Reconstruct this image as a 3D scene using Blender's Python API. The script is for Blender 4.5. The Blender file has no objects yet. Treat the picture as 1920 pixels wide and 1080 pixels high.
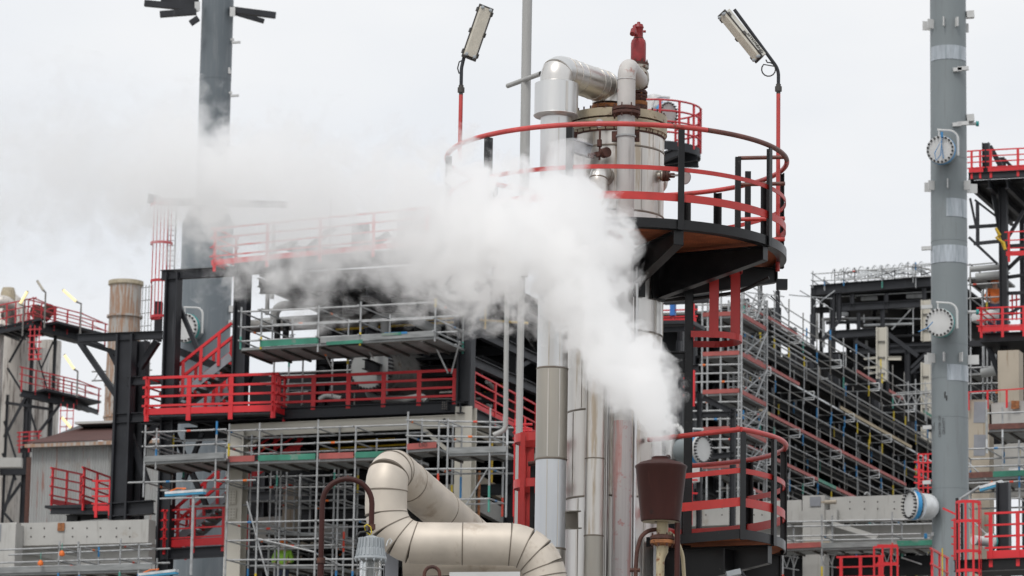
import bpy, math, random
from mathutils import Vector, Matrix
R = math.radians
V = Vector
rnd = random.Random(11)
# ------------------------------------------------------------------ camera, sky, sun, exposure
SC = bpy.context.scene
FPX, PITCH, ROLL, CAM = 6900.0, R(10.3), R(0.95), V((0, 0, 1.7))
FW = V((0, math.cos(PITCH), math.sin(PITCH)))
_rt, _up = V((1, 0, 0)), V((0, -math.sin(PITCH), math.cos(PITCH)))
RT = _rt * math.cos(ROLL) + _up * math.sin(ROLL)
UP = _up * math.cos(ROLL) - _rt * math.sin(ROLL)
cam = bpy.data.objects.new('camera', bpy.data.cameras.new('camera'))
SC.collection.objects.link(cam)
cam.matrix_world = Matrix(((RT.x, UP.x, -FW.x, CAM.x), (RT.y, UP.y, -FW.y, CAM.y), (RT.z, UP.z, -FW.z, CAM.z), (0, 0, 0, 1)))
cam.data.sensor_width = 36
cam.data.lens = FPX / 1920 * 36
cam.data.clip_start, cam.data.clip_end = 0.5, 5000
cam.data.dof.use_dof = True
cam.data.dof.focus_distance = 43.0
cam.data.dof.aperture_fstop = 5.0
SC.camera = cam

w = bpy.data.worlds.new("World"); SC.world = w; w.use_nodes = True
nt = w.node_tree; nt.nodes.clear()
def N(t, **k):
    n = nt.nodes.new(t)
    for a, b in k.items(): setattr(n, a, b)
    return n
SUN_EL, SUN_ROT = R(52), R(205)
out = N('ShaderNodeOutputWorld'); bg = N('ShaderNodeBackground'); sky = N('ShaderNodeTexSky')
sky.sky_type = 'NISHITA'; sky.sun_disc = False; sky.sun_elevation = SUN_EL; sky.sun_rotation = SUN_ROT
sky.dust_density = 6; sky.air_density = 1.0
tc = N('ShaderNodeTexCoord'); mp = N('ShaderNodeMapping'); mp.inputs['Scale'].default_value = (1, 1, 2.6)
nz = N('ShaderNodeTexNoise'); nz.inputs['Scale'].default_value = 5.0; nz.inputs['Detail'].default_value = 5
rp = N('ShaderNodeValToRGB')
# overcast cloud layer: soft, slightly bluish grey
rp.color_ramp.elements[0].position = .34; rp.color_ramp.elements[0].color = (8.35, 8.7, 9.2, 1)
rp.color_ramp.elements[1].position = .66; rp.color_ramp.elements[1].color = (9.55, 9.65, 9.8, 1)
mx = N('ShaderNodeMix', data_type='RGBA'); mx.inputs[0].default_value = .93
nt.links.new(tc.outputs['Generated'], mp.inputs[0]); nt.links.new(mp.outputs[0], nz.inputs[0]); nt.links.new(nz.outputs[0], rp.inputs[0])
nt.links.new(sky.outputs[0], mx.inputs[6]); nt.links.new(rp.outputs[0], mx.inputs[7])
nt.links.new(mx.outputs[2], bg.inputs[0]); bg.inputs[1].default_value = 0.1
nt.links.new(bg.outputs[0], out.inputs[0])

sun = bpy.data.objects.new('sun', bpy.data.lights.new('sun', 'SUN')); SC.collection.objects.link(sun)
sun.data.energy = 1.5; sun.data.angle = R(14); sun.data.color = (1, .965, .92)
sdir = V((math.sin(SUN_ROT) * math.cos(SUN_EL), math.cos(SUN_ROT) * math.cos(SUN_EL), math.sin(SUN_EL)))
sun.rotation_euler = sdir.to_track_quat('Z', 'Y').to_euler()
SC.view_settings.view_transform = 'Standard'; SC.view_settings.look = 'None'
SC.view_settings.exposure = 0.0; SC.view_settings.gamma = 1
cy = SC.cycles
cy.use_denoising = True
cy.max_bounces = 28; cy.diffuse_bounces = 3; cy.glossy_bounces = 3; cy.transmission_bounces = 4; cy.transparent_max_bounces = 12
cy.volume_bounces = 26; cy.volume_step_rate = 0.85; cy.volume_max_steps = 256
cy.use_adaptive_sampling = True; cy.adaptive_threshold = 0.02
cy.caustics_reflective = False; cy.caustics_refractive = False

# ------------------------------------------------------------------ projection helpers (pixel of the 1920x1080 picture + real distance -> world point)
def ray(px, py): return FW * FPX + RT * (px - 960) - UP * (py - 540)
def W(px, py, D):
    d = ray(px, py); return CAM + d * (D / d.y)
def MPP(p): return (p - CAM).dot(FW) / FPX          # metres per pixel at a world point
SU = V((-math.cos(R(20)), math.sin(R(20)), 0))       # site grid: to the left and away
SV = V((math.sin(R(20)), math.cos(R(20)), 0))        # site grid: away and to the right
XX, YY, ZZ = V((1, 0, 0)), V((0, 1, 0)), V((0, 0, 1))
class Plane:
    def __init__(s, p, d): s.p, s.d, s.n = V(p), V(d).normalized(), V(d).normalized().cross(ZZ)
    def __call__(s, px, py):
        r = ray(px, py); return CAM + r * ((s.p - CAM).dot(s.n) / r.dot(s.n))
    def off(s, v): return Plane(s.p + v, s.d)

# ------------------------------------------------------------------ object helpers
COL = SC.collection
ORG = {}
class MB:
    def __init__(s): s.v, s.f = [], []
    def add(s, vs, fs):
        n = len(s.v); s.v += [V(a) for a in vs]; s.f += [tuple(i + n for i in f) for f in fs]; return s
    def box(s, a, b, wx, hz, up=None):
        """bar from a to b, width wx across, height hz along up"""
        d = (b - a).normalized(); u = V(up) if up else (ZZ if abs(d.z) < .95 else YY)
        x = d.cross(u).normalized(); u = x.cross(d).normalized()
        vs = [q + x * (i * wx / 2) + u * (j * hz / 2) for q in (a, b) for i, j in ((-1, -1), (1, -1), (1, 1), (-1, 1))]
        return s.add(vs, [(0, 1, 2, 3), (7, 6, 5, 4), (0, 4, 5, 1), (1, 5, 6, 2), (2, 6, 7, 3), (3, 7, 4, 0)])
    def ibeam(s, a, b, wx, hz, up=None, t=None):
        d = (b - a).normalized(); u = V(up) if up else (ZZ if abs(d.z) < .95 else YY)
        x = d.cross(u).normalized(); u = x.cross(d).normalized()
        t = t or max(.012, hz * .07)
        s.box(a + u * (hz / 2 - t / 2), b + u * (hz / 2 - t / 2), wx, t, u)
        s.box(a - u * (hz / 2 - t / 2), b - u * (hz / 2 - t / 2), wx, t, u)
        return s.box(a, b, t * .8, hz - 2 * t - .001, u)
    def tube(s, pts, r, n=10, closed=False, cap=True):
        pts = [V(p) for p in pts]; m = len(pts); rs = r if isinstance(r, (list, tuple)) else [r] * m
        base = len(s.v); pu = None
        for i, p in enumerate(pts):
            if closed: d = (pts[(i + 1) % m] - pts[i - 1])
            elif i == 0: d = pts[1] - p
            elif i == m - 1: d = p - pts[i - 1]
            else: d = (pts[i + 1] - p).normalized() + (p - pts[i - 1]).normalized()
            d.normalize()
            if pu is None: pu = d.cross(ZZ if abs(d.z) < .9 else XX).normalized()
            pu = (pu - d * pu.dot(d)).normalized(); w2 = d.cross(pu)
            for k in range(n):
                a = 2 * math.pi * k / n; s.v.append(p + (pu * math.cos(a) + w2 * math.sin(a)) * rs[i])
        for i in range(m if closed else m - 1):
            j = (i + 1) % m
            for k in range(n):
                k2 = (k + 1) % n; s.f.append((base + i * n + k, base + i * n + k2, base + j * n + k2, base + j * n + k))
        if cap and not closed:
            s.f.append(tuple(base + k for k in range(n))[::-1]); s.f.append(tuple(base + (m - 1) * n + k for k in range(n)))
        return s
    def lathe(s, c, prof, n=32, ax=None, cap=True):
        """prof: (radius, height) pairs along ax from c"""
        ax = (ax or ZZ).normalized(); x = ax.cross(XX if abs(ax.x) < .9 else YY).normalized(); y = ax.cross(x); base = len(s.v)
        for r, h in prof:
            for k in range(n):
                a = 2 * math.pi * k / n; s.v.append(c + ax * h + (x * math.cos(a) + y * math.sin(a)) * r)
        for i in range(len(prof) - 1):
            for k in range(n):
                k2 = (k + 1) % n; s.f.append((base + i * n + k, base + i * n + k2, base + (i + 1) * n + k2, base + (i + 1) * n + k))
        if cap:
            s.f.append(tuple(base + k for k in range(n))[::-1]); s.f.append(tuple(base + (len(prof) - 1) * n + k for k in range(n)))
        return s
    def arcband(s, c, r0, r1, z0, z1, a0, a1, n=48):
        """curved bar: angles in degrees, 0 = +x, -90 = towards the camera"""
        base = len(s.v); full = abs(a1 - a0) >= 359.9
        for i in range(n + 1):
            a = R(a0 + (a1 - a0) * i / n); e = V((math.cos(a), math.sin(a), 0))
            for rr, z in ((r0, z0), (r1, z0), (r1, z1), (r0, z1)): s.v.append(c + e * rr + ZZ * z)
        for i in range(n):
            for k in range(4):
                k2 = (k + 1) % 4; s.f.append((base + i * 4 + k, base + i * 4 + k2, base + i * 4 + 4 + k2, base + i * 4 + 4 + k))
        if not full: s.f.append((base, base + 3, base + 2, base + 1)); s.f.append(tuple(base + n * 4 + k for k in range(4)))
        return s
    def build(s, name, mat, parent=None, label=None, smooth=True, kind=None):
        me = bpy.data.meshes.new(name); o = bpy.data.objects.new(name, me)
        org = ORG.get(parent.name, V((0, 0, 0))) if parent else (s.v[0] * 0 if not s.v else sum(s.v, V((0, 0, 0))) / len(s.v))
        me.from_pydata([v - org for v in s.v], [], s.f); me.update()
        me.materials.append(M[mat] if isinstance(mat, str) else mat)
        if smooth:
            me.polygons.foreach_set('use_smooth', [True] * len(me.polygons)); me.set_sharp_from_angle(angle=R(38))
        COL.objects.link(o)
        if parent: o.parent = parent
        else: o.location = org
        ORG[o.name] = org
        if label: o['label'] = label
        if kind: o['kind'] = kind
        return o
def thing(name, label, cat, loc, group=None):
    o = bpy.data.objects.new(name, None); COL.objects.link(o); o.location = loc; o.empty_display_size = .2
    o['label'] = label; o['category'] = cat
    if group: o['group'] = group
    ORG[o.name] = V(loc); return o
def tag(o, label, cat, group=None):
    o['label'] = label; o['category'] = cat
    if group: o['group'] = group
    return o
def part_empty(name, parent):
    o = bpy.data.objects.new(name, None); COL.objects.link(o); o.parent = parent; o.empty_display_size = .1
    ORG[o.name] = ORG[parent.name]; return o
def arc(c, r, a0, a1, n, e1, e2): # points on an arc, e1/e2 unit axes, degrees
    return [c + e1 * (r * math.cos(R(a0 + (a1 - a0) * i / n))) + e2 * (r * math.sin(R(a0 + (a1 - a0) * i / n))) for i in range(n + 1)]
def fillet(pts, rad, n=8):
    pts = [V(p) for p in pts]; o = [pts[0]]
    for i in range(1, len(pts) - 1):
        a, b, c = pts[i - 1], pts[i], pts[i + 1]; d1 = (a - b).normalized(); d2 = (c - b).normalized()
        th = d1.angle(d2); t = min((rad[i - 1] if isinstance(rad, (list, tuple)) else rad) / math.tan(th / 2), (a - b).length * .49, (c - b).length * .49)
        p0, p1 = b + d1 * t, b + d2 * t
        for k in range(n + 1):   # true arc
            u = k / n; bis = (d1 + d2).normalized(); rr = t * math.tan(th / 2); cc = b + bis * (rr / math.sin(th / 2))
            v0, v1 = p0 - cc, p1 - cc; ang = v0.angle(v1)
            o.append(cc + (v0 * math.sin((1 - u) * ang) + v1 * math.sin(u * ang)) / math.sin(ang))
    o.append(pts[-1]); return o

# ------------------------------------------------------------------ materials
M = {}
def mat(name, col, rough=.5, metal=0.0, var=.12, scale=3.0, bump=0.0, stretch=(1, 1, 1), spots=None, spot_amt=.55, spot_scale=4, streak=None, streak_amt=.5, emit=None, coat=0, aniso=0, bscale=30, spec=None):
    m = bpy.data.materials.new(name); m.use_nodes = True; t = m.node_tree; b = t.nodes['Principled BSDF']; L = t.links.new
    b.inputs['Roughness'].default_value = rough; b.inputs['Metallic'].default_value = metal
    if spec is not None: b.inputs['Specular IOR Level'].default_value = spec
    if coat: b.inputs['Coat Weight'].default_value = coat
    tcn = t.nodes.new('ShaderNodeTexCoord'); mpn = t.nodes.new('ShaderNodeMapping'); mpn.inputs['Scale'].default_value = stretch
    geo = t.nodes.new('ShaderNodeNewGeometry')
    L(geo.outputs['Position'], mpn.inputs[0])
    n1 = t.nodes.new('ShaderNodeTexNoise'); n1.inputs['Scale'].default_value = scale; n1.inputs['Detail'].default_value = 4; L(mpn.outputs[0], n1.inputs[0])
    c1 = t.nodes.new('ShaderNodeValToRGB'); c1.color_ramp.elements[0].position = .3; c1.color_ramp.elements[1].position = .7
    c1.color_ramp.elements[0].color = tuple(x * (1 - var) for x in col) + (1,); c1.color_ramp.elements[1].color = tuple(min(1, x * (1 + var)) for x in col) + (1,)
    L(n1.outputs[0], c1.inputs[0]); last = c1.outputs[0]
    def over(c, amt, sc, st):
        nonlocal last
        mp2 = t.nodes.new('ShaderNodeMapping'); mp2.inputs['Scale'].default_value = st; L(geo.outputs['Position'], mp2.inputs[0])
        n = t.nodes.new('ShaderNodeTexNoise'); n.inputs['Scale'].default_value = sc; n.inputs['Detail'].default_value = 6; n.inputs['Roughness'].default_value = .65; L(mp2.outputs[0], n.inputs[0])
        r = t.nodes.new('ShaderNodeMapRange'); r.inputs['From Min'].default_value = amt - .02; r.inputs['From Max'].default_value = amt + .07; L(n.outputs[0], r.inputs[0])
        x = t.nodes.new('ShaderNodeMix'); x.data_type = 'RGBA'; x.inputs[7].default_value = tuple(c) + (1,); L(r.outputs[0], x.inputs[0]); L(last, x.inputs[6]); last = x.outputs[2]
    if streak: over(streak, streak_amt, 5, (1.6, 1.6, .12))
    if spots: over(spots, spot_amt, spot_scale, (1, 1, 1))
    L(last, b.inputs['Base Color'])
    mr = t.nodes.new('ShaderNodeMapRange'); mr.inputs['To Min'].default_value = max(0, rough - .1); mr.inputs['To Max'].default_value = min(1, rough + .12); L(n1.outputs[0], mr.inputs[0]); L(mr.outputs[0], b.inputs['Roughness'])
    if bump:
        nb = t.nodes.new('ShaderNodeTexNoise'); nb.inputs['Scale'].default_value = bscale; nb.inputs['Detail'].default_value = 3; L(mpn.outputs[0], nb.inputs[0])
        bp = t.nodes.new('ShaderNodeBump'); bp.inputs['Strength'].default_value = bump; bp.inputs['Distance'].default_value = .02; L(nb.outputs[0], bp.inputs['Height']); L(bp.outputs[0], b.inputs['Normal'])
    if emit:
        b.inputs['Emission Color'].default_value = tuple(emit[:3]) + (1,); b.inputs['Emission Strength'].default_value = emit[3]
    M[name] = m; return m
mat('dark_steel', (.023, .025, .030), .5, var=.25, scale=1.5, streak=(.05, .052, .058), streak_amt=.64, spec=.35)
mat('shaded_steel', (.009, .0095, .011), .6, var=.4, scale=1.0, spec=.2)  # darkened copy of dark_steel: shade of undersides and interiors set in the colour
mat('black_paint', (.009, .009, .010), .36, var=.3, scale=6, spots=(.09, .085, .08), spot_amt=.68, spot_scale=14, spec=.35)
mat('bright_red', (.64, .022, .03), .45, var=.12, scale=1)
mat('far_red', (.50, .035, .045), .5, var=.12, scale=1)
mat('red_paint', (.47, .035, .03), .42, var=.14, scale=5, spots=(.20, .06, .045), spot_amt=.66, spot_scale=9)
mat('rail_red', (.50, .06, .055), .4, var=.15, scale=4, spots=(.16, .05, .035), spot_amt=.6, spot_scale=3)
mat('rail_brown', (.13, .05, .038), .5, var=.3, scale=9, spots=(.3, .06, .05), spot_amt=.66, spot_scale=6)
mat('hoop_red', (.50, .035, .032), .42, var=.1, scale=3)
mat('valve_red', (.26, .022, .026), .45, var=.2, scale=12, spots=(.12, .03, .025), spot_amt=.62, spot_scale=18)
mat('galv', (.36, .37, .375), .5, metal=.35, var=.25, scale=6, spots=(.2, .18, .15), spot_amt=.64, spot_scale=5)
mat('galv_old', (.19, .185, .175), .6, metal=.2, var=.3, scale=4, spots=(.12, .1, .08), spot_amt=.6, spot_scale=4)
mat('galv_bright', (.62, .64, .65), .42, metal=.3, var=.2, scale=4)
mat('deck_metal', (.25, .26, .26), .55, metal=.3, var=.25, scale=2, stretch=(1, 1, 6))
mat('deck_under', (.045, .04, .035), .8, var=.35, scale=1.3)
mat('board_green', (.035, .20, .135), .6, var=.25, scale=2, spots=(.2, .24, .21), spot_amt=.58, spot_scale=1.4)
mat('board_red', (.34, .085, .075), .65, var=.2, scale=2)
mat('board_wood', (.36, .29, .19), .7, var=.2, scale=2)
mat('tape_blue', (.03, .19, .42), .5, var=.1); mat('tape_yellow', (.62, .47, .03), .5, var=.1); mat('tape_green', (.07, .3, .24), .5, var=.1); mat('tape_red', (.62, .06, .03), .5, var=.1)
mat('clad_silver', (.68, .66, .63), .31, metal=.9, var=.08, scale=1.6, stretch=(3, 3, .25), bump=.12, bscale=2.5)
mat('clad_silver_b', (.68, .68, .67), .36, metal=.85, var=.07, scale=1.6, stretch=(4, 4, .2), bump=.1, bscale=3)
mat('clad_mid', (.60, .57, .53), .32, metal=.85, var=.16, scale=2, stretch=(3, 3, .2), bump=.12, bscale=2.5, streak=(.44, .37, .29), streak_amt=.56)
mat('clad_beige', (.40, .375, .33), .42, metal=.6, var=.13, scale=1.6, stretch=(2, 2, .3), bump=.08, bscale=3)
mat('clad_white', (.66, .68, .70), .42, metal=.6, var=.06, scale=2, stretch=(3, 3, .2), bump=.05, bscale=3)
mat('duct_clad', (.60, .54, .465), .52, metal=.32, var=.15, scale=2.4, bump=.09, bscale=4, spots=(.43, .355, .28), spot_amt=.6, spot_scale=1.7)
mat('seam', (.22, .19, .155), .5, metal=.4, var=.2)
mat('grey_pipe', (.46, .455, .445), .42, var=.08, scale=6, stretch=(1, 1, .3), streak=(.36, .35, .34), streak_amt=.6)
mat('peel_pipe', (.52, .50, .48), .5, var=.08, scale=4, spots=(.33, .12, .09), spot_amt=.60, spot_scale=5)
mat('pink_pipe', (.42, .39, .385), .5, var=.12, scale=6, stretch=(5, 5, .15), streak=(.40, .24, .225), streak_amt=.53, spots=(.38, .2, .19), spot_amt=.6, spot_scale=9)
mat('rust', (.075, .03, .022), .75, var=.4, scale=14, bump=.3, spots=(.26, .1, .04), spot_amt=.64, spot_scale=16)
mat('rust_orange', (.30, .12, .045), .8, var=.4, scale=12, spots=(.06, .025, .02), spot_amt=.58, spot_scale=10)
mat('flange_tan', (.43, .37, .26), .55, var=.18, scale=5, spots=(.14, .075, .04), spot_amt=.62, spot_scale=7)
mat('valve_grey', (.33, .31, .27), .55, var=.25, scale=14, spots=(.12, .06, .04), spot_amt=.58, spot_scale=14)
mat('funnel_brown', (.042, .0105, .008), .5, spec=.3, var=.3, scale=3, stretch=(1, 1, .3), streak=(.06, .018, .014), streak_amt=.60, spots=(.02, .008, .007), spot_amt=.63, spot_scale=5)
mat('stem_cream', (.46, .39, .25), .55, var=.1, scale=6, spots=(.2, .07, .025), spot_amt=.56, spot_scale=9)
mat('pole_grey', (.37, .37, .36), .5, var=.08, scale=5, stretch=(2, 2, .2), streak=(.3, .29, .27), streak_amt=.63)
mat('grate_rust', (.34, .10, .04), .85, var=.35, scale=5)
mat('lamp_grey', (.36, .39, .41), .45, var=.08, scale=8)
mat('lamp_white', (.62, .61, .56), .5, var=.08, scale=5)
mat('lamp_trim', (.06, .055, .05), .5, var=.1)
mat('diffuser', (.50, .465, .39), .25, var=.08, scale=9, coat=.5)
mat('lit_tube', (.9, .8, .4), .4, emit=(1.0, .82, .42, .72))
mat('tower_grey', (.125, .148, .165), .42, var=.1, scale=.5, streak=(.155, .175, .19), streak_amt=.55)
mat('column_grey', (.200, .228, .238), .45, var=.06, scale=.5, streak=(.18, .20, .21), streak_amt=.58)
mat('film', (.36, .40, .44), .3, var=.2, scale=3, stretch=(3, 3, .5), coat=.5, streak=(.26, .30, .33), streak_amt=.52)
mat('flange_white', (.56, .565, .56), .4, var=.06)
mat('bolt_black', (.03, .03, .032), .45, var=.2)
mat('gasket_blue', (.04, .28, .58), .4, var=.1); mat('gasket_teal', (.02, .27, .26), .4, var=.1)
mat('concrete', (.44, .435, .415), .85, var=.09, scale=1.2, bump=.15, spots=(.33, .29, .24), spot_amt=.66, spot_scale=.7, streak=(.36, .35, .33), streak_amt=.6, bscale=12)
mat('concrete_tan', (.42, .37, .30), .85, var=.12, scale=.8, streak=(.28, .22, .16), streak_amt=.6)
mat('steel_beige', (.52, .495, .43), .5, var=.06, scale=1)
mat('pipe_lightgrey', (.33, .34, .335), .5, var=.12, scale=1)
mat('yellow', (.55, .36, .02), .5, var=.15, scale=2)
mat('orange', (.75, .16, .02), .5, var=.15)
mat('far_clad', (.58, .55, .51), .5, metal=.3, var=.12, scale=.6, streak=(.27, .24, .22), streak_amt=.54)
mat('chimney', (.40, .385, .36), .6, var=.12, scale=.5, streak=(.33, .20, .13), streak_amt=.47, spots=(.20, .11, .07), spot_amt=.62, spot_scale=.9)
mat('roof_brown', (.12, .065, .058), .7, var=.12, scale=1)
mat('shed_clad', (.34, .345, .34), .7, var=.1, scale=.6, stretch=(6, 6, .3), streak=(.30, .17, .14), streak_amt=.60, spots=(.27, .25, .23), spot_amt=.6, spot_scale=.5)
mat('ground', (.26, .25, .235), .9, var=.2, scale=.3)
mat('hivis', (.28, .55, .05), .6); mat('helmet_orange', (.85, .2, .03), .35); mat('skin', (.5, .3, .22), .6); mat('trousers', (.04, .05, .09), .8); mat('cloth_orange', (.75, .18, .04), .7)
mat('plate_grey', (.25, .26, .285), .45, metal=.2, var=.1)
mat('cable', (.02, .02, .02), .5); mat('lamp_blue', (.05, .3, .5), .4); mat('blue', (.03, .16, .5), .5); mat('ink', (.07, .075, .08), .6); mat('ink_black', (.02, .02, .02), .6)
mat('ink_white', (.7, .7, .7), .6)
g = bpy.data.materials.new('lamp_glass'); g.use_nodes = True; gb = g.node_tree.nodes['Principled BSDF']
gb.inputs['Base Color'].default_value = (.75, .78, .78, 1); gb.inputs['Roughness'].default_value = .12; gb.inputs['Transmission Weight'].default_value = .75; gb.inputs['IOR'].default_value = 1.15
M['lamp_glass'] = g
def text_part(body, size, mat_, parent, p, xdir, updir, name='lettering'):
    cu = bpy.data.curves.new('lettering', 'FONT'); cu.body = body; cu.size = size; cu.extrude = .001; cu.align_x = 'CENTER'; cu.align_y = 'CENTER'
    tmp = bpy.data.objects.new('tmp', cu); COL.objects.link(tmp); dg = bpy.context.evaluated_depsgraph_get()
    me = bpy.data.meshes.new_from_object(tmp.evaluated_get(dg)); bpy.data.objects.remove(tmp)
    x = xdir.normalized(); z = x.cross(updir).normalized(); y = z.cross(x)
    m = MB(); m.add([p + x * v.co.x + y * v.co.y + z * v.co.z for v in me.vertices], [tuple(f.vertices) for f in me.polygons])
    return m.build(name, mat_, parent, smooth=False)
def bolts(parent, c, ax, rad, n, br, bl, mat_, nm='bolt', sides=6):
    ax = ax.normalized(); x = ax.cross(XX if abs(ax.x) < .9 else YY).normalized(); y = ax.cross(x)
    proto = None
    for k in range(n):
        a = 2 * math.pi * (k + .5) / n; q = c + (x * math.cos(a) + y * math.sin(a)) * rad
        if proto is None:
            proto = MB().lathe(q, [(br * .7, -bl * .5), (br * .7, -bl * .42), (br, -bl * .42), (br, bl * .3), (br * .6, bl * .3), (br * .6, bl * .5)], sides, ax).build(nm, mat_, parent, smooth=False); q0 = q
        else:
            o = proto.copy(); COL.objects.link(o); o.parent = parent; o.location = q - q0

# ================================================================== ground
g = MB().add([V((-3000, -500, 0)), V((3000, -500, 0)), V((3000, 4000, 0)), V((-3000, 4000, 0))], [(0, 1, 2, 3)]).build('ground', 'ground', smooth=False); g['kind'] = 'structure'

# ================================================================== central vessel
AX = W(1155, 400, 43)
def zy(y, D=43, x=1155): return W(x, y, D).z
def at(z): return V((AX.x, AX.y, z))
mp = MPP(AX)
VR = 89 * mp
v = thing('process_vessel', 'tall silver clad process vessel with tan bolted head flange inside the round platform', 'vessel', at(0))
zs = [0, zy(940), zy(778), zy(632), zy(410), zy(290), zy(262)]
for i in range(6):
    sh = MB().lathe(at(0), [(VR * (1 + .0015 * (i % 2)), zs[i] + (.002 if i else 0)), (VR * (1 + .0015 * (i % 2)), zs[i + 1])], 72).build('shell_section', 'clad_mid' if i % 3 else 'clad_silver', v)
    if i:
        MB().lathe(at(0), [(VR + .002, zs[i] - .012), (VR + .009, zs[i] - .008), (VR + .009, zs[i] + .008), (VR + .002, zs[i] + .012)], 72).build('seam_band', 'seam', v)
    for a in (-150, -118, -74, -38, -8) if i % 2 else (-138, -96, -55, -22):
        a += rnd.uniform(-5, 5); e = V((math.cos(R(a)), math.sin(R(a)), 0))
        st = MB().box(at(zs[i] + .02) + e * (VR + .004), at(zs[i + 1] - .02) + e * (VR + .004), .03, .008, e)
        zz = zs[i] + .2
        while zz < zs[i + 1] - .1 and i > 0: st.lathe(at(zz) + e * (VR + .007), [(.006, 0), (.004, .004)], 6, e); zz += .33
        st.build('lap_seam', 'clad_mid', v)
ft, fb = zy(228), zy(256)
MB().lathe(at(0), [(VR + .015, fb - .03), (VR + .02, fb), (VR + .035, fb + .004), (VR + .035, fb + .105), (VR - .03, fb + .105)], 72).build('lower_flange', 'flange_tan', v)
MB().lathe(at(0), [(VR - .01, fb + .108), (VR - .01, fb + .125)], 72).build('gasket', 'rust', v)
MB().lathe(at(0), [(VR - .03, fb + .128), (VR + .035, fb + .128), (VR + .035, fb + .225), (VR - .02, fb + .235), (VR * .3, fb + .25)], 72).build('head_flange', 'flange_tan', v)
bolts(v, at(fb + .115), ZZ, VR + .008, 36, .018, .30, 'rust')
MB().lathe(at(0), [(VR + .012, fb - .05), (VR + .016, fb - .034)], 72).build('seam_band', 'rust', v)
# nozzle for the relief valve and for the vapour pipe
NZ1 = at(fb + .25) + V((.245, -.05, 0)); NZ2 = at(fb + .25) + V((-.105, .1, 0))
for q, rr, hh in ((NZ1, .075, .13), (NZ2, .13, .09)):
    nzl = MB().lathe(q, [(rr, 0), (rr, hh * .5), (rr * 1.55, hh * .55), (rr * 1.55, hh * .55 + .045), (rr, hh * .56 + .045)], 28).build('nozzle', 'rust', v)
    MB().lathe(q + ZZ * (hh * .55 + .048), [(rr * 1.5, 0), (rr * 1.55, .005), (rr * 1.55, .045), (rr, .05)], 28).build('flange', 'rust_orange', v)
    bolts(v, q + ZZ * (hh * .55 + .046), ZZ, rr * 1.32, 8, .014, .15, 'rust')
# side nozzle with temperature dial, and blind side nozzle
q0 = W(1222, 330, 42.75)
d = V((1, -.12, .02)).normalized()
MB().lathe(q0, [(.05, 0), (.045, .1), (.07, .12), (.07, .13)], 20, d).build('side_nozzle', 'clad_beige', v)
MB().lathe(q0 + d * .13, [(.068, 0), (.068, .03), (.05, .035), (.068, .04), (.068, .07), (.03, .08), (.03, .14), (.012, .15), (.012, .26)], 20, d).build('dial_flange', 'rust', v)
bolts(v, q0 + d * .165, d, .056, 6, .011, .11, 'rust')
dd = V((.55, -.8, -.35)).normalized(); qd = W(1284, 333, 42.6)
MB().tube([q0 + d * .2, qd + V((-.05, 0, .02))], .007).box(qd + V((-.06, .02, .04)), qd + V((.03, .02, .055)), .03, .03).build('dial_stem', 'galv', v)
MB().lathe(qd, [(.075, -.03), (.082, -.02), (.082, .012), (.07, .014)], 28, dd).build('dial_case', 'lamp_grey', v)
MB().lathe(qd + dd * .0145, [(.066, 0), (.066, .003)], 28, dd).build('dial_face', 'flange_white', v)
q1 = W(1238, 334, 43.3)
MB().lathe(q1, [(.17, -.1), (.17, .02), (.155, .05), (.11, .08), (.04, .095)], 32, V((1, -.1, 0))).build('blind_nozzle', 'clad_mid', v)
# I-beam brackets that carry the clad pipe
a = W(1056, 268, 42.3); b = W(1108, 284, 42.35)
MB().ibeam(a, b, .11, .15).build('pipe_bracket', 'plate_grey', v)
MB().box(W(1064, 253, 42.45), W(1082, 256, 42.45), .12, .08).build('rust_plate', 'rust', v)
MB().box(W(1147, 256, 42.28), W(1199, 256, 42.28), .05, .12).build('clamp_plate', 'rust', v)
MB().ibeam(W(1060, 975, 42.2), W(1083, 975, 42.35), .12, .21).build('pipe_bracket', 'clad_beige', v)
# pressure gauge with rusty valve manifold
pg = thing('pressure_gauge', 'white pressure gauge on rusty needle valve in front of the vessel head', 'gauge', W(1124, 330, 42.3))
a = W(1125, 245, 42.28); b = W(1124, 300, 42.28)
MB().tube([a, b], .013).tube([W(1124, 262, 42.28), W(1124, 275, 42.28)], .03).tube([W(1122, 285, 42.28), W(1123, 294, 42.28)], .035).tube([W(1102, 291, 42.28), W(1140, 285, 42.3)], .022).tube([W(1108, 288, 42.28), W(1110, 297, 42.28)], .03).build('valve_manifold', 'rust', pg)
MB().lathe(W(1136, 286, 42.22), [(.06, -.05), (.06, -.01), (.045, -.008), (.06, 0), (.06, .03)], 20, V((.5, -.8, 0))).build('small_flange', 'rust', pg)
MB().lathe(W(1124, 231, 42.26), [(.045, -.03), (.052, -.025), (.052, 0), (.046, .002)], 28, V((-.15, -1, -.15))).build('gauge_case', 'galv', pg)
MB().lathe(W(1124, 231, 42.257), [(.044, 0), (.044, .002)], 28, V((-.15, -1, -.15))).build('gauge_face', 'flange_white', pg)

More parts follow.
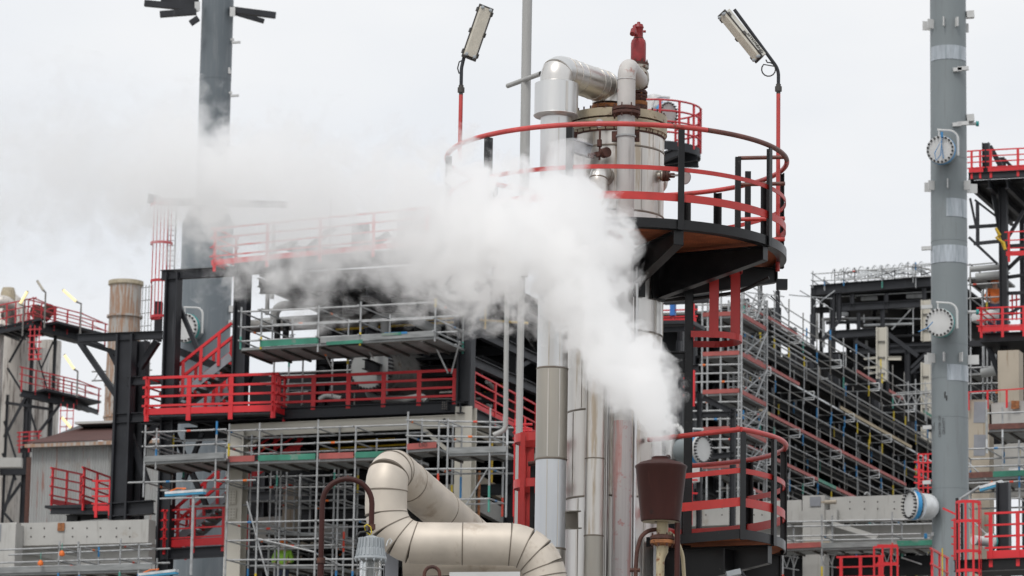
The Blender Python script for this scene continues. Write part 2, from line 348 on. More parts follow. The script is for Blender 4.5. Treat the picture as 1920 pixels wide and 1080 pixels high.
def seg_pipe(name, label, pts, rad, segs, mats, seam='seam', n=32, fil=None, joint=.008, loc=None, cat='pipe', group=None):
    """clad pipe swept along pts (filleted), cut into sections at the given fractions of its length"""
    P = fillet(pts, fil) if fil else [V(p) for p in pts]
    L = [0]
    for i in range(1, len(P)): L.append(L[-1] + (P[i] - P[i - 1]).length)
    T = L[-1]
    def pt(s):
        s = max(0, min(T, s))
        for i in range(1, len(P)):
            if s <= L[i] + 1e-9: return P[i - 1].lerp(P[i], (s - L[i - 1]) / max(1e-9, L[i] - L[i - 1]))
        return P[-1]
    t = thing(name, label, cat, loc or P[-1], group)
    cuts = [0] + [x * T for x in segs] + [T]
    for i in range(len(cuts) - 1):
        a, b = cuts[i], cuts[i + 1]; ss = [a] + [l for l in L if a + 1e-3 < l < b - 1e-3] + [b]
        rr = rad * (1 + .006 * (i % 2))
        MB().tube([pt(s) for s in ss], rr, n).build('cladding_section', mats[i % len(mats)], t)
        if i:
            q, dr = pt(a), (pt(a + .01) - pt(a - .01)).normalized()
            MB().lathe(q, [(rad * 1.008, -joint), (rad * 1.008 + joint * .8, -joint * .6), (rad * 1.008 + joint * .8, joint * .6), (rad * 1.008, joint)], n, dr).build('joint_bead', seam, t)
    return t, pt, T

# big clad riser on the left of the vessel with collar and elbow over to the vessel head
PX = W(1040, 400, 42.25); PR = 28.2 * mp
def pv(y): return V((PX.x, PX.y, W(1040, y, 42.25).z))
yy = [1250, 1030, 862, 692, 450, 222]
t = thing('clad_riser_pipe', 'thick silver and beige clad riser pipe with wide collar left of the vessel', 'pipe', V((PX.x, PX.y, 0)))
zl = [0] + [pv(y).z for y in yy[1:]]
for i, mt in enumerate(('clad_mid', 'clad_white', 'clad_beige', 'clad_silver_b', 'clad_silver_b')):
    rr = PR * (1.0 if i % 2 else 1.02)
    MB().lathe(V((PX.x, PX.y, 0)), [(rr, zl[i] + .002), (rr, zl[i + 1])], 48).build('cladding_section', mt, t)
    if i: MB().lathe(V((PX.x, PX.y, zl[i])), [(PR * 1.02, -.012), (PR * 1.05, -.006), (PR * 1.05, .006), (PR * 1.02, .012)], 48).build('joint_bead', 'seam', t)
    for aa in (-105, -63) if i != 4 else (-80,):
        e = V((math.cos(R(aa)), math.sin(R(aa)), 0)); st = MB().box(V((PX.x, PX.y, zl[i] + .02)) + e * (rr + .002), V((PX.x, PX.y, zl[i + 1] - .02)) + e * (rr + .002), .012, .006, e)
        zz = max(zl[i] + .15, 4)
        while zz < zl[i + 1]: st.lathe(V((PX.x, PX.y, zz)) + e * (rr + .004), [(.006, 0), (.004, .004)], 6, e); zz += .37
        st.build('lap_seam', 'clad_mid', t)
CR = 40.5 * mp; cz0, cz1 = pv(219).z, pv(158).z
MB().lathe(V((PX.x, PX.y, 0)), [(PR + .004, cz0 - .02), (CR, cz0 + .0), (CR + .01, cz0 + .012), (CR, cz0 + .024), (CR, cz1), (CR - .05, cz1 + .02), (PR, cz1 + .03)], 56).build('collar', 'clad_silver_b', t)
for aa in (-62, -20):
    e = V((math.cos(R(aa)), math.sin(R(aa)), 0)); MB().box(V((PX.x, PX.y, cz0 + .03)) + e * (CR + .002), V((PX.x, PX.y, cz1 - .01)) + e * (CR + .002), .03, .005, e).build('lap_seam', 'clad_mid', t)
ztop = pv(133).z
nzt = NZ2 + ZZ * .17
p0 = V((PX.x, PX.y, cz1 - .02)); p1 = V((PX.x, PX.y, ztop)); p2 = V((nzt.x, nzt.y, ztop)); p3 = nzt
seg_pipe('clad_crossover_pipe', 'shiny silver clad elbow pipe arching from the collar to the vessel head', [p0, p1, p2, p3], 30.5 * mp, (.12, .21, .31, .41, .65, .73, .81, .89), ('clad_silver', 'clad_silver_b'), fil=.34, joint=.004, seam='clad_mid')

# grey pipe in front of the vessel, elbow to the relief valve
GX = W(1172, 400, 42.2); GR = 16.3 * mp
gt = thing('grey_vent_pipe', 'painted grey pipe with peeling paint bending over to the red relief valve', 'pipe', V((GX.x, GX.y, 0)))
VB = W(1203, 150, 42.95)
zz1 = W(1172, 121, 42.2).z
P = fillet([V((GX.x, GX.y, W(1172, 205, 42.2).z)), V((GX.x, GX.y, zz1)), V((VB.x - .03, VB.y - .1, zz1 - .03))], .16, 10)
MB().tube(P, GR * 1.02, 28).build('elbow', 'peel_pipe', gt)
MB().lathe(V((GX.x, GX.y, 0)), [(GR, W(1172, 790, 42.2).z + .002), (GR, W(1172, 213, 42.2).z)], 32).build('straight_run', 'grey_pipe', gt)
MB().lathe(V((GX.x, GX.y, 0)), [(GR * 1.08, 0), (GR * 1.08, W(1172, 790, 42.2).z)], 32).build('lower_run', 'pink_pipe', gt)
zf = W(1172, 215, 42.2).z
MB().lathe(V((GX.x, GX.y, zf)), [(GR, -.02), (GR * 1.3, -.005), (GR * 1.62, 0), (GR * 1.62, .035), (GR * 1.45, .037), (GR * 1.45, .045), (GR * 1.62, .047), (GR * 1.62, .08), (GR, .1)], 32).build('flange', 'rust', gt)
bolts(gt, V((GX.x, GX.y, zf + .04)), ZZ, GR * 1.4, 8, .014, .16, 'rust')
MB().arcband(V((GX.x, GX.y, W(1172, 256, 42.2).z)), GR + .002, GR + .014, -.01, .01, 0, 360).build('clamp', 'galv', gt)
MB().lathe(V((GX.x, GX.y, W(1172, 150, 42.2).z)), [(GR * 1.03, -.008), (GR * 1.08, 0), (GR * 1.03, .008)], 32).build('weld_bead', 'grey_pipe', gt)

# relief valve
rv = thing('relief_valve', 'red safety relief valve on top of the vessel head', 'valve', NZ1)
c = V((NZ1.x, NZ1.y, 0))
def zc(y): return W(1200, y, 42.95).z
for y0, y1, r0, r1 in ((222, 205, 15, 15), (200, 190, 18, 17)): pass
pr = []
for y, r_ in ((207, 12), (194, 12), (188, 15), (186, 16), (184, 16), (183, 18), (179, 18), (178.5, 14), (177, 14), (176.5, 18), (172.5, 18), (172, 14), (168, 13), (163, 19)): pr.append((r_ * mp, zc(y)))
MB().lathe(c, pr, 28).build('inlet_spool', 'rust', rv)
bolts(rv, V((c.x, c.y, zc(177.7))), ZZ, 15.5 * mp, 8, .013, .1, 'rust_orange')
MB().lathe(c, [(13 * mp, zc(168)), (19 * mp, zc(160)), (21 * mp, zc(150)), (20 * mp, zc(138)), (16 * mp, zc(130)), (20 * mp, zc(129)), (20 * mp, zc(124))], 28).build('valve_body', 'valve_grey', rv)
e = (VB - V((GX.x, GX.y, VB.z))).normalized(); oc = V((c.x, c.y, zc(150))) - e * .1
MB().lathe(oc, [(.09, -.02), (.15, -.01), (.15, .03), (.10, .06), (.09, .12)], 28, e).build('outlet_flange', 'valve_grey', rv)
bolts(rv, oc, e, .125, 8, .017, .09, 'rust')
MB().lathe(c, [(20 * mp, zc(123.5)), (20 * mp, zc(119)), (14 * mp, zc(118))], 28).build('bonnet_flange', 'rust', rv)
bolts(rv, V((c.x, c.y, zc(121))), ZZ, 17.5 * mp, 8, .013, .1, 'rust')
MB().lathe(c, [(14 * mp, zc(118)), (14.4 * mp, zc(116)), (14.4 * mp, zc(82)), (13 * mp, zc(76)), (9.5 * mp, zc(73))], 32).build('bonnet', 'valve_red', rv)
MB().lathe(c, [(9.5 * mp, zc(73)), (9.5 * mp, zc(71)), (8.5 * mp, zc(70)), (8.5 * mp, zc(54)), (10 * mp, zc(52)), (8 * mp, zc(46)), (3.5 * mp, zc(45)), (3 * mp, zc(41.5)), (1, zc(41.5)) if 0 else (1.5 * mp, zc(41))], 28).build('cap', 'valve_red', rv)
MB().tube([W(1188, 56, 42.8), W(1186, 64, 42.75)], .035).tube([W(1206, 59, 42.85), W(1211, 59, 42.85)], .015).tube([W(1189, 49, 42.9), W(1193, 66, 42.8)], .02).build('lifting_lever', 'valve_red', rv)
MB().lathe(V((c.x, c.y, zc(72))), [(9.8 * mp, -.006), (9.8 * mp, .006)], 20).build('cap_ring', 'rust', rv)

# slimmer clad pipe with elbow into the vessel
BX = W(1117, 700, 42.1); BR = 17.3 * mp
q = V((BX.x, BX.y, W(1122, 340, 42.1).z))
seg_pipe('slim_clad_pipe', 'slimmer beige clad pipe running down the front of the vessel', [V((BX.x, BX.y, 0)), q + ZZ * .12, q + V((.12, .45, .14))], BR, (.34, .475, .58, .66, .955, .975), ('clad_beige', 'clad_mid', 'clad_beige', 'clad_mid', 'clad_mid', 'clad_silver', 'clad_silver'), fil=.16, loc=V((BX.x, BX.y, 0)))
# strip pipes right of it
for nm, lb, x, rr, mt, D in (('tracer_pipe', 'thin grey tracer pipe squeezed between two clad pipes', 1137, 5, 'clad_silver', 42.35), ('conduit_pipe', 'narrow silver conduit beside the pink streaked pipe', 1190, 4, 'clad_silver_b', 42.3)):
    a = W(x, 860, D); o = MB().tube([V((a.x, a.y, 0)), V((a.x, a.y, W(x, 500, D).z))], rr * mp, 14).build(nm, mt); tag(o, lb, 'pipe')

# ================================================================== round platforms
PRD = 2.03
def rail_pt(z, r_, a): return V((AX.x + r_ * math.cos(R(a)), AX.y + r_ * math.sin(R(a)), z))
up_ = thing('round_platform', 'large round upper platform with red tube handrail around the vessel top', 'platform', at(zy(418)))
zr = zy(303)
zd = zr - 1.10
def handrail(parent, z, a0, a1, mt, r_=.030):
    n = max(6, int(abs(a1 - a0) / 3)); MB().tube([rail_pt(z, PRD, a0 + (a1 - a0) * i / n) for i in range(n + 1)], r_, 12).build('handrail', mt, parent)
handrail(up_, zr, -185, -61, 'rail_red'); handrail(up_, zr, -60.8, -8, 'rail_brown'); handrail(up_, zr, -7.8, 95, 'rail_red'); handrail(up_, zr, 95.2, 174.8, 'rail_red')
MB().arcband(at(0), PRD - .02, PRD - .008, zr - .52, zr - .47, -185, 174, 110).build('mid_rail', 'red_paint', up_)
MB().arcband(at(0), PRD - .02, PRD - .008, zr - .87, zr - .78, -185, 174, 110).build('knee_rail', 'red_paint', up_)
MB().arcband(at(0), PRD - .015, PRD, zd - .09, zd + .02, -122, 100, 90).build('edge_band', 'black_paint', up_)
MB().arcband(at(0), PRD - .12, PRD - .016, zd - .09, zd - .08, -122, 100, 90).build('edge_flange', 'black_paint', up_)
gr = MB().arcband(at(0), VR + .12, PRD - .02, zd - .04, zd - .015, -122, 100, 90).build('grating', 'grate_rust', up_)
# perforated look: fine mesh bump + holes
gm = M['grate_rust'].node_tree; vb = gm.nodes.new('ShaderNodeTexVoronoi'); vb.inputs['Scale'].default_value = 30; vb.inputs['Randomness'].default_value = 0
ge = gm.nodes.new('ShaderNodeNewGeometry'); gm.links.new(ge.outputs['Position'], vb.inputs['Vector'])
cr = gm.nodes.new('ShaderNodeMapRange'); cr.inputs['From Min'].default_value = .20; cr.inputs['From Max'].default_value = .23; gm.links.new(vb.outputs['Distance'], cr.inputs[0])
tr = gm.nodes.new('ShaderNodeBsdfTransparent'); ms = gm.nodes.new('ShaderNodeMixShader'); gm.links.new(cr.outputs[0], ms.inputs[0]); gm.links.new(tr.outputs[0], ms.inputs[1]); gm.links.new(gm.nodes['Principled BSDF'].outputs[0], ms.inputs[2]); gm.links.new(ms.outputs[0], gm.nodes['Material Output'].inputs[0])
def post(parent, a, z0, z1, r_=PRD, wd=.075):
    e = V((math.cos(R(a)), math.sin(R(a)), 0)); tt = V((-e.y, e.x, 0))
    p = rail_pt(z0, r_ + .02, a); q = rail_pt(z1, r_ + .02, a)
    m = MB().box(p, q, wd, .012, e); m.box(p + tt * (wd / 2 - .006) - e * .035, q + tt * (wd / 2 - .006) - e * .035, .012, .06, e)
    return m.build('post', 'black_paint', parent)
for a in (-70.5, -107, -139, -172, -30.5, 10, 25, 50, 62.5, 100, 135): post(up_, a, zd - .1, zr - .035)
# chord rails at the ladder gate on the right
for (a0, a1) in ((-14, 22),):
    for z, mt in ((zr - .01, 'rail_brown'), (zr - .33, 'rail_brown'), (zr - .75, 'rail_red'), (zr - 1.0, 'rail_red')):
        pa, pb = W(1380, 0, 1), 0
        A = V((AX.x + 1.43, AX.y - .35, z)); B = V((AX.x + 1.98, AX.y - .45, z))
        MB().tube([A, B], .024).build('gate_rail', mt, up_)
for x_, y_ in ((1.43, -.35), (1.6, .45)):
    MB().box(V((AX.x + x_, AX.y + y_, zd - .05)), V((AX.x + x_, AX.y + y_, zr + .0)), .07, .07).build('post', 'black_paint', up_)
# cantilever brackets
def bracket(parent, a, z, r0=VR - .02, r1=PRD - .05, h0=.40, h1=.16):
    e = V((math.cos(R(a)), math.sin(R(a)), 0)); tt = V((-e.y, e.x, 0)) * .006
    A, B = rail_pt(z, r0, a), rail_pt(z, r1, a)
    m = MB(); 
    vs = [A - ZZ * h0, B - ZZ * h1, B, A]
    m.add([p - tt for p in vs] + [p + tt for p in vs], [(0, 1, 2, 3), (7, 6, 5, 4), (0, 4, 5, 1), (1, 5, 6, 2), (2, 6, 7, 3), (3, 7, 4, 0)])
    m.box(A - ZZ * (h0 + .008), B - ZZ * (h1 + .008), .12, .014); m.box(A - ZZ * .007, B - ZZ * .007, .12, .012)
    m.box(B - ZZ * (h1 + .01) + e * .003, B - ZZ * .002 + e * .003, .12, .012, e)
    o = m.build('bracket', 'black_paint', parent)
    return o
for a in (-30.5, -70.5, -112, 12, 50, 90): bracket(up_, a, zd - .092, h0=.52 if a == -30.5 else .44)
for a in (-30.5, -70.5):
    e = V((math.cos(R(a)), math.sin(R(a)), 0)); bq = rail_pt(zd - .33, VR + .015, a)
    MB().box(bq - ZZ * .30, bq + ZZ * .26, .30, .03, e).build('bracket_pad', 'black_paint', up_)
# dark hoop cable tray under the platform, hanging out to the right
MB().tube(fillet([W(1246, 562, 43.3), W(1310, 559, 43.2), W(1390, 547, 43.0), W(1442, 521, 42.9)], .8, 6), .022, 8).build('cable', 'cable', up_)
MB().box(rail_pt(zd - .42, 1.98, 0), rail_pt(zd - .30, 1.98, 0), .13, .1).tube([rail_pt(zd - .42, 1.98, 0) + V((-.05, 0, 0)), rail_pt(zd - .52, 1.98, 0) + V((-.03, 0, 0)), rail_pt(zd - .6, 1.95, 0), rail_pt(zd - .5, 1.9, 0) + V((-.05, 0, 0))], .008, 6).build('junction_box', 'dark_steel', up_)

lo = thing('quarter_platform', 'lower part-round platform with red handrail right of the vessel', 'platform', at(zy(980)))
zr2 = zy(834); zd2 = zr2 - 1.16
A0, A1 = -46, 66
handrail(lo, zr2, A0, A1, 'rail_red')
Ain = rail_pt(zr2, .95, A0 - 8)
MB().tube([rail_pt(zr2, PRD, A0), rail_pt(zr2, .62, A0 - 4)], .03, 12).build('handrail', 'rail_red', lo)
MB().tube([rail_pt(zr2, PRD, A1), rail_pt(zr2, .75, A1)], .03, 12).build('handrail', 'rail_red', lo)
for z0, z1, nm in ((-.50, -.44, 'mid_rail'), (-.88, -.78, 'knee_rail')):
    MB().arcband(at(0), PRD - .02, PRD - .008, zr2 + z0, zr2 + z1, A0, A1, 40).build(nm, 'red_paint', lo)
    MB().box(rail_pt(zr2 + (z0 + z1) / 2, PRD - .02, A0), rail_pt(zr2 + (z0 + z1) / 2, .62, A0 - 4), .01, z1 - z0).build(nm, 'red_paint', lo)
    MB().box(rail_pt(zr2 + (z0 + z1) / 2, PRD - .02, A1), rail_pt(zr2 + (z0 + z1) / 2, .62, A1), .01, z1 - z0).build(nm, 'red_paint', lo)
MB().arcband(at(0), PRD - .015, PRD, zd2 - .09, zd2 + .02, A0, A1, 40).build('edge_band', 'black_paint', lo)
MB().box(rail_pt(zd2 - .035, PRD - .01, A0), rail_pt(zd2 - .035, .6, A0 - 4), .014, .11).build('edge_band', 'black_paint', lo)
MB().arcband(at(0), VR + .05, PRD - .02, zd2 - .04, zd2 - .015, A0 + 1, A1, 40).build('grating', 'grate_rust', lo)
for a in (A0 + .5, -26, 3, 34, 62): post(lo, a, zd2 - .1, zr2 - .03, wd=.085)
bracket(lo, -26, zd2 - .092, h0=.5, h1=.2); bracket(lo, 4, zd2 - .094, h0=.55, h1=.25); bracket(lo, 34, zd2 - .092, h0=.5, h1=.2)
MB().arcband(at(0), PRD - .5, PRD - .48, zd2 - .42, zd2 - .14, -35, 60, 40).build('stiffener_ring', 'black_paint', lo)
MB().arcband(at(0), PRD - .35, PRD - .33, zd2 - .50, zd2 - .44, -35, 60, 40).build('stiffener_ring', 'black_paint', lo)

# ladder with safety cage, right side
LX = W(1290, 760, 42.8); lt = thing('caged_ladder', 'black ladder with red safety hoops hanging under the round platform', 'ladder', V((LX.x, LX.y, zy(990))))
for dx, w_ in ((0, .095), ):
    MB().ibeam(V((LX.x, LX.y, zd2 - .1)), V((LX.x, LX.y, zd - .1)), .09, .09).build('stile', 'black_paint', lt)
MB().box(V((LX.x + .05, LX.y + .42, zd2 - .1)), V((LX.x + .05, LX.y + .42, zd - .1)), .05, .09).build('stile', 'black_paint', lt)
z = zd2
for k in range(24):
    z += .28
    if z < zd - .15: MB().tube([V((LX.x + .02, LX.y, z)), V((LX.x + .05, LX.y + .42, z))], .011, 6).build('rung', 'black_paint', lt)
def uhoop(parent, cx, cy, z, sgn, length, hw, h=.075, mt='hoop_red'):
    P = [V((cx, cy - hw, z)), V((cx + sgn * (length - hw), cy - hw, z))] + [V((cx + sgn * (length - hw) + sgn * hw * math.sin(R(a)), cy - hw * math.cos(R(a)), z)) for a in range(10, 180, 10)] + [V((cx + sgn * (length - hw), cy + hw, z)), V((cx, cy + hw, z))]
    m = MB(); 
    for i in range(len(P) - 1): m.box(P[i], P[i + 1], .008, h)
    return m.build('hoop', mt, parent, smooth=False)
hz = [zy(633), zy(502)]
cy_ = LX.y + .21
for z in hz: uhoop(lt, LX.x + .02, cy_, z, 1, 98 * mp, .36)
zt, zb = zd - .2, hz[0] - .04
for dx, dy, wd in ((.29, -.355, .11), (.545, -.23, .105), (.615, 0, .05)):
    MB().box(V((LX.x + dx, cy_ + dy, zb)), V((LX.x + dx, cy_ + dy, zt)), wd, .01, V((0, 1, 0)) if dx < .6 else V((1, 0, 0))).build('cage_strap', 'hoop_red', lt)
MB().ibeam(V((LX.x, LX.y, zy(683))), V((AX.x + VR - .03, LX.y, zy(683))), .1, .26).build('standoff', 'black_paint', lt)
MB().ibeam(V((LX.x, LX.y, zy(905))), V((AX.x + VR - .03, LX.y, zy(905))), .1, .12).build('standoff', 'black_paint', lt)

# left ladder cage peeking out behind the riser
RX = W(1006, 900, 43.1); rt_ = thing('side_ladder', 'red caged ladder half hidden behind the thick riser pipe', 'ladder', V((RX.x, RX.y, 0)))
for z in (W(1000, 822, 43).z, W(1000, 908, 43).z): uhoop(rt_, RX.x, RX.y, z, -1, 42 * mp, .33, .10)
for dx, dy, wd in ((-.17, -.30, .055), (-.17, .30, .09), (-.258, .05, .02), (-.08, .32, .1)):
    MB().box(V((RX.x + dx, RX.y + dy, W(0, 1000, 43).z - 2)), V((RX.x + dx, RX.y + dy, W(1000, 815, 43).z)), wd, .01, V((0, 1, 0)) if wd > .03 else XX).build('cage_strap', 'hoop_red', rt_)
for dx in (-.05, .1):
    MB().box(V((RX.x + dx, RX.y + .02, 0)), V((RX.x + dx, RX.y + .02, W(1000, 868, 43).z)), .05, .03).build('stile', 'black_paint', rt_)
MB().tube([W(990, 870, 42.9), W(1006, 868, 42.9)], .03).build('bracket', 'rust', rt_)

# ================================================================== flood lights on the upper platform
def tube_lamp(label, foot, elbow, bend, tip, c0, c1, wd, face, loop, words, red_to, D, wside=1):
    """foot..elbow vertical pole; pole_pts black arm; c0,c1 ends of the fitting"""
    t = thing('platform_lamp', label, 'lamp', foot, 'tube lamps on the round platform')
    MB().tube([foot, red_to], .025, 12).build('red_pole', 'rail_red', t)
    MB().tube([red_to, red_to + ZZ * .03, red_to + ZZ * .031, red_to + ZZ * .09, red_to + ZZ * .091, red_to + ZZ * .12], [.025, .025, .042, .042, .03, .03], 12).build('coupling', 'lamp_trim', t)
    P = fillet([red_to + ZZ * .1, bend, tip], .25, 8) if bend else [red_to + ZZ * .1, tip]
    MB().tube(P, .021, 12).build('arm', 'dark_steel', t)
    d = (c1 - c0).normalized(); f = (face - d * face.dot(d)).normalized(); s = d.cross(f).normalized()
    # housing: trapezoid tray behind, trim, bevelled clear cover in front
    m = MB(); sec = [(-.5, 0), (.5, 0), (.42, .09), (-.42, .09)]
    def prism(sec, a, b, inset=0):
        mm = MB(); A = [a + s * (x * wd) - f * y for x, y in sec]; B = [b + s * (x * wd) - f * y for x, y in sec]; k = len(sec)
        mm.add(A + B, [tuple(range(k))[::-1], tuple(range(k, 2 * k))] + [(i, (i + 1) % k, k + (i + 1) % k, k + i) for i in range(k)]); return mm
    prism(sec, c0, c1).build('housing', 'lamp_white', t, smooth=False)
    prism([(-.54, .004), (.54, .004), (.54, -.018), (-.54, -.018)], c0 - d * .02, c1 + d * .02).build('trim', 'lamp_trim', t, smooth=False)
    prism([(-.46, -.022), (.46, -.022), (.36, -.055), (-.36, -.055)], c0 + d * .01, c1 - d * .01).build('diffuser', 'diffuser', t, smooth=False)
    for q in (c0 + d * .02, c1 - d * .02):
        for k in (-.3, .3): MB().lathe(q + s * (k * wd) - f * 0, [(.02, 0), (.02, .07), (.012, .075)], 10, f).build('lamp_holder', 'lamp_grey', t)
    for u in (.08, .5, .92):
        for k in (-1, 1):
            q = c0.lerp(c1, u) + s * (k * wd * .57); MB().box(q - d * .025, q + d * .025, .016, .05, f).build('clip', 'lamp_trim', t)
    MB().tube(loop, .008, 8).build('cable', 'cable', t)
    if words: words(t, d, f, s)
    return t
rp0 = W(862, 296, 43.0); rp0 = V((rp0.x, rp0.y, zr))
k = W(863, 178, 43.0); k = V((rp0.x, rp0.y, k.z))
loopc = W(860, 125, 43.0)
tube_lamp('lamp on red pole at the left of the round platform, tilted tube light', rp0, None, V((rp0.x, rp0.y, W(862, 128, 43).z)), W(872, 98, 43.0), W(879, 108, 42.95), W(911, 15, 42.95), 27 * mp, V((.15, -.9, -.35)),
          [W(869, 112, 43), W(861, 116, 43), W(858, 128, 43), W(861, 138, 43)], None, k, 43)
rp1 = W(1459, 310, 43.0); rp1 = V((rp1.x, rp1.y, zd - .2)); k = W(1459, 176, 43.0); k = V((rp1.x, rp1.y, k.z))
def wrds(t, d, f, s):
    sx = s if s.x > 0 else -s
    side = (-f * .0 + sx)
    # side face of the housing towards the upper right
    c = W(1405, 64, 42.9)
    text_part('P.VEM', .07, 'ink_black', t, c0_ + (c1_ - c0_) * .58 + sx * (16.5 * mp) * .0 + V((0, 0, 0)) + sx * (.5 * 27 * mp - .0) - f * .04 + V((0, 0, 0)), -d if d.z > 0 else d, -f)
c0_, c1_ = W(1355, 26, 42.85), W(1423, 110, 42.85)
tube_lamp('lamp on red pole at the right of the round platform, lettered tube light', rp1, None, V((rp1.x, rp1.y, W(1459, 130, 43).z)), W(1377, 18, 43.05), c0_, c1_, 19 * mp, V((-.55, -.8, -.35)),
          [W(1436, 112, 42.95)] + [W(1441 + 13 * math.cos(R(a)), 130 + 13 * math.sin(R(a)), 42.97) for a in range(-100, 250, 25)] + [W(1456, 125, 43)], None, k, 43)
tl = bpy.data.objects.get('platform_lamp.001')
_d = (c1_ - c0_).normalized(); _s = V((_d.z, 0, -_d.x)); _s = _s if _s.x > 0 else -_s
MB().box(c0_ + _s * .078 + YY * .03, c1_ + _s * .078 + YY * .03, .055, .06, YY).build('side_rail', 'lamp_white', tl, smooth=False)
for i_, w_ in enumerate(('PETREMA', 'ONO')):
    text_part(w_, .05, 'ink_black', tl, c0_.lerp(c1_, .68 + .19 * i_) + _s * .080 - YY * .004, _d, _s)

# ================================================================== white pole behind the vessel
a = W(981, 480, 50); t = thing('vent_pole', 'tall pale grey vent pole with open cross tube behind the riser', 'pole', V((a.x, a.y, 0)))
rr = 9.3 * MPP(a)
MB().tube([V((a.x, a.y, 0)), V((a.x, a.y, W(981, 520, 50).z))], rr * .45, 16).build('lower_pole', 'pole_grey', t)
MB().tube([V((a.x, a.y, W(981, 519, 50).z)), V((a.x, a.y, W(981, -60, 50).z))], rr, 20).build('upper_pole', 'pole_grey', t)
d = (W(1014, 138, 49.6) - W(952, 161, 50.3))
o = MB().tube([W(952, 161, 50.3), W(1014, 138, 49.6)], rr * .5, 16, cap=False).tube([W(952, 161, 50.3), W(1014, 138, 49.6)], rr * .38, 16, cap=False).build('cross_tube', 'pole_grey', t)

# ================================================================== foreground duct
DP = 38.0; mq = MPP(W(800, 960, DP)); DR = 39.5 * mq
c_h = W(960, 1022, DP); zh = c_h.z
pL = V((W(722, 1022, DP).x, DP, zh)); zt = W(722, 884, DP).z
P = [W(1052, 1150, DP), W(1018, 1082, DP), V((W(985, 1022, DP).x, DP, zh + .01)), pL, V((pL.x, DP, zt)), V((pL.x, DP, zt)) + V((.78, 1.75, -.12)), V((pL.x, DP, zt)) + V((1.2, 2.7, -.85))]
P = [W(1075, 1330, DP), V((W(1010, 1022, DP).x, DP, zh + .01)), pL, V((pL.x, DP, zt + .08)), V((pL.x, DP, zt + .08)) + V((1.10, 2.6, -.64)), V((pL.x, DP, 0)) + V((1.75, 3.6, zt - 1.9)), V((pL.x + 1.75, DP + 3.6, 0))]
dt, dpt, dT = seg_pipe('insulated_duct', 'large champagne coloured clad duct with double bend in the foreground', P, DR, (), ('duct_clad',), fil=[.38, .36, .2, .4, .4], joint=.007, loc=P[-1], cat='duct', n=40)
# rebuild its sections at the joints seen in the photo
for ch in list(dt.children): bpy.data.objects.remove(ch)
def duct_sections(t, pt, T, cuts):
    cuts = [0] + cuts + [T]
    for i in range(len(cuts) - 1):
        a, b = cuts[i], cuts[i + 1]; n = max(2, int((b - a) / .05))
        rr = DR * (1 + .006 * (i % 2)); MB().tube([pt(a + (b - a) * k / n) for k in range(n + 1)], rr, 44).build('cladding_section', 'duct_clad', t)
        if i:
            q, dr = pt(a), (pt(a + .01) - pt(a - .01)).normalized()
            MB().lathe(q, [(DR * 1.006, -.007), (DR * 1.006 + .005, -.004), (DR * 1.006 + .005, .003), (DR * 1.006, .006)], 44, dr).build('joint_bead', 'seam', t)
import bisect
def arclen_at(px):  # length along the duct where the horizontal run passes pixel x (scan)
    best, bs = 1e9, 0
    for i in range(900):
        s = dT * i / 900; q = dpt(s) - CAM; 
        u = 960 + FPX * q.dot(RT) / q.dot(FW); w_ = 540 - FPX * q.dot(UP) / q.dot(FW)
        e = (u - px[0]) ** 2 + (w_ - px[1]) ** 2
        if e < best and (px[2] < 0 or abs(q.y - px[2]) < .6): best, bs = e, s
    return bs
cuts = sorted(arclen_at(p) for p in ((1035, 1080, DP), (1022, 1062, DP), (1005, 1042, DP), (985, 1030, DP), (957, 1022, DP), (868, 1022, DP), (770, 1022, DP), (745, 1012, DP), (727, 990, DP), (720, 963, DP), (721, 922, DP), (722, 890, DP), (730, 872, DP), (745, 868, DP + .4)))
L2 = cuts[-1]
cuts = [c for c in cuts if c > 0.02] + [L2 + .35, L2 + 1.2, L2 + 1.9, L2 + 2.5, L2 + 3.4]
cuts = sorted(c for c in cuts if c < dT - .1)
cc = [cuts[0]]
for c in cuts[1:]:
    if c - cc[-1] > .05: cc.append(c)
duct_sections(dt, dpt, dT, cc)
# duct support
t = thing('duct_support', 'black steel support beam under the rear arm of the duct', 'beam', W(770, 960, DP + 1.2))
MB().ibeam(W(745, 958, DP + 1.2), W(796, 948, DP + 1.2), .14, .13).build('beam', 'black_paint', t)
MB().box(W(790, 946, DP + 1.2), W(802, 934, DP + 1.3), .05, .05).build('hook', 'black_paint', t)
MB().ibeam(W(768, 965, DP + 1.2), V((W(768, 965, DP + 1.2).x, DP + 1.2, 0)), .14, .12, up=YY).build('column', 'black_paint', t)
o = MB().ibeam(W(735, 1035, DP + .5), V((W(735, 1035, DP + .5).x, DP + .5, 0)), .14, .1, up=YY).build('steel_stanchion', 'plate_grey'); tag(o, 'grey steel stanchion under the duct behind the caged lamp', 'post')
o = MB().tube([V((W(755, 1058, DP + .6).x, DP + .6, W(755, 1058, DP + .6).z)), W(905, 1054, DP + .6), W(1000, 1060, DP + .7)], .13, 28).build('lower_duct', 'duct_clad'); tag(o, 'smaller clad pipe seen just below the big duct', 'pipe')
o = MB().box(W(843, 1084, DP - 1), W(975, 1083, DP - 1), .3, .09).build('white_cabinet_top', 'flange_white'); tag(o, 'white box top peeking in at the bottom below the duct', 'box')
P = arc(W(810, 1077, DP - .8), 14 * mq, 0, 180, 12, RT, ZZ); P = [P[0] - ZZ * .5] + P + [P[-1] - ZZ * .5]
o = MB().tube(P, .018, 12).build('bent_vent_pipe', 'rust'); tag(o, 'small rusty bent pipe poking up at the bottom edge below the duct', 'pipe')

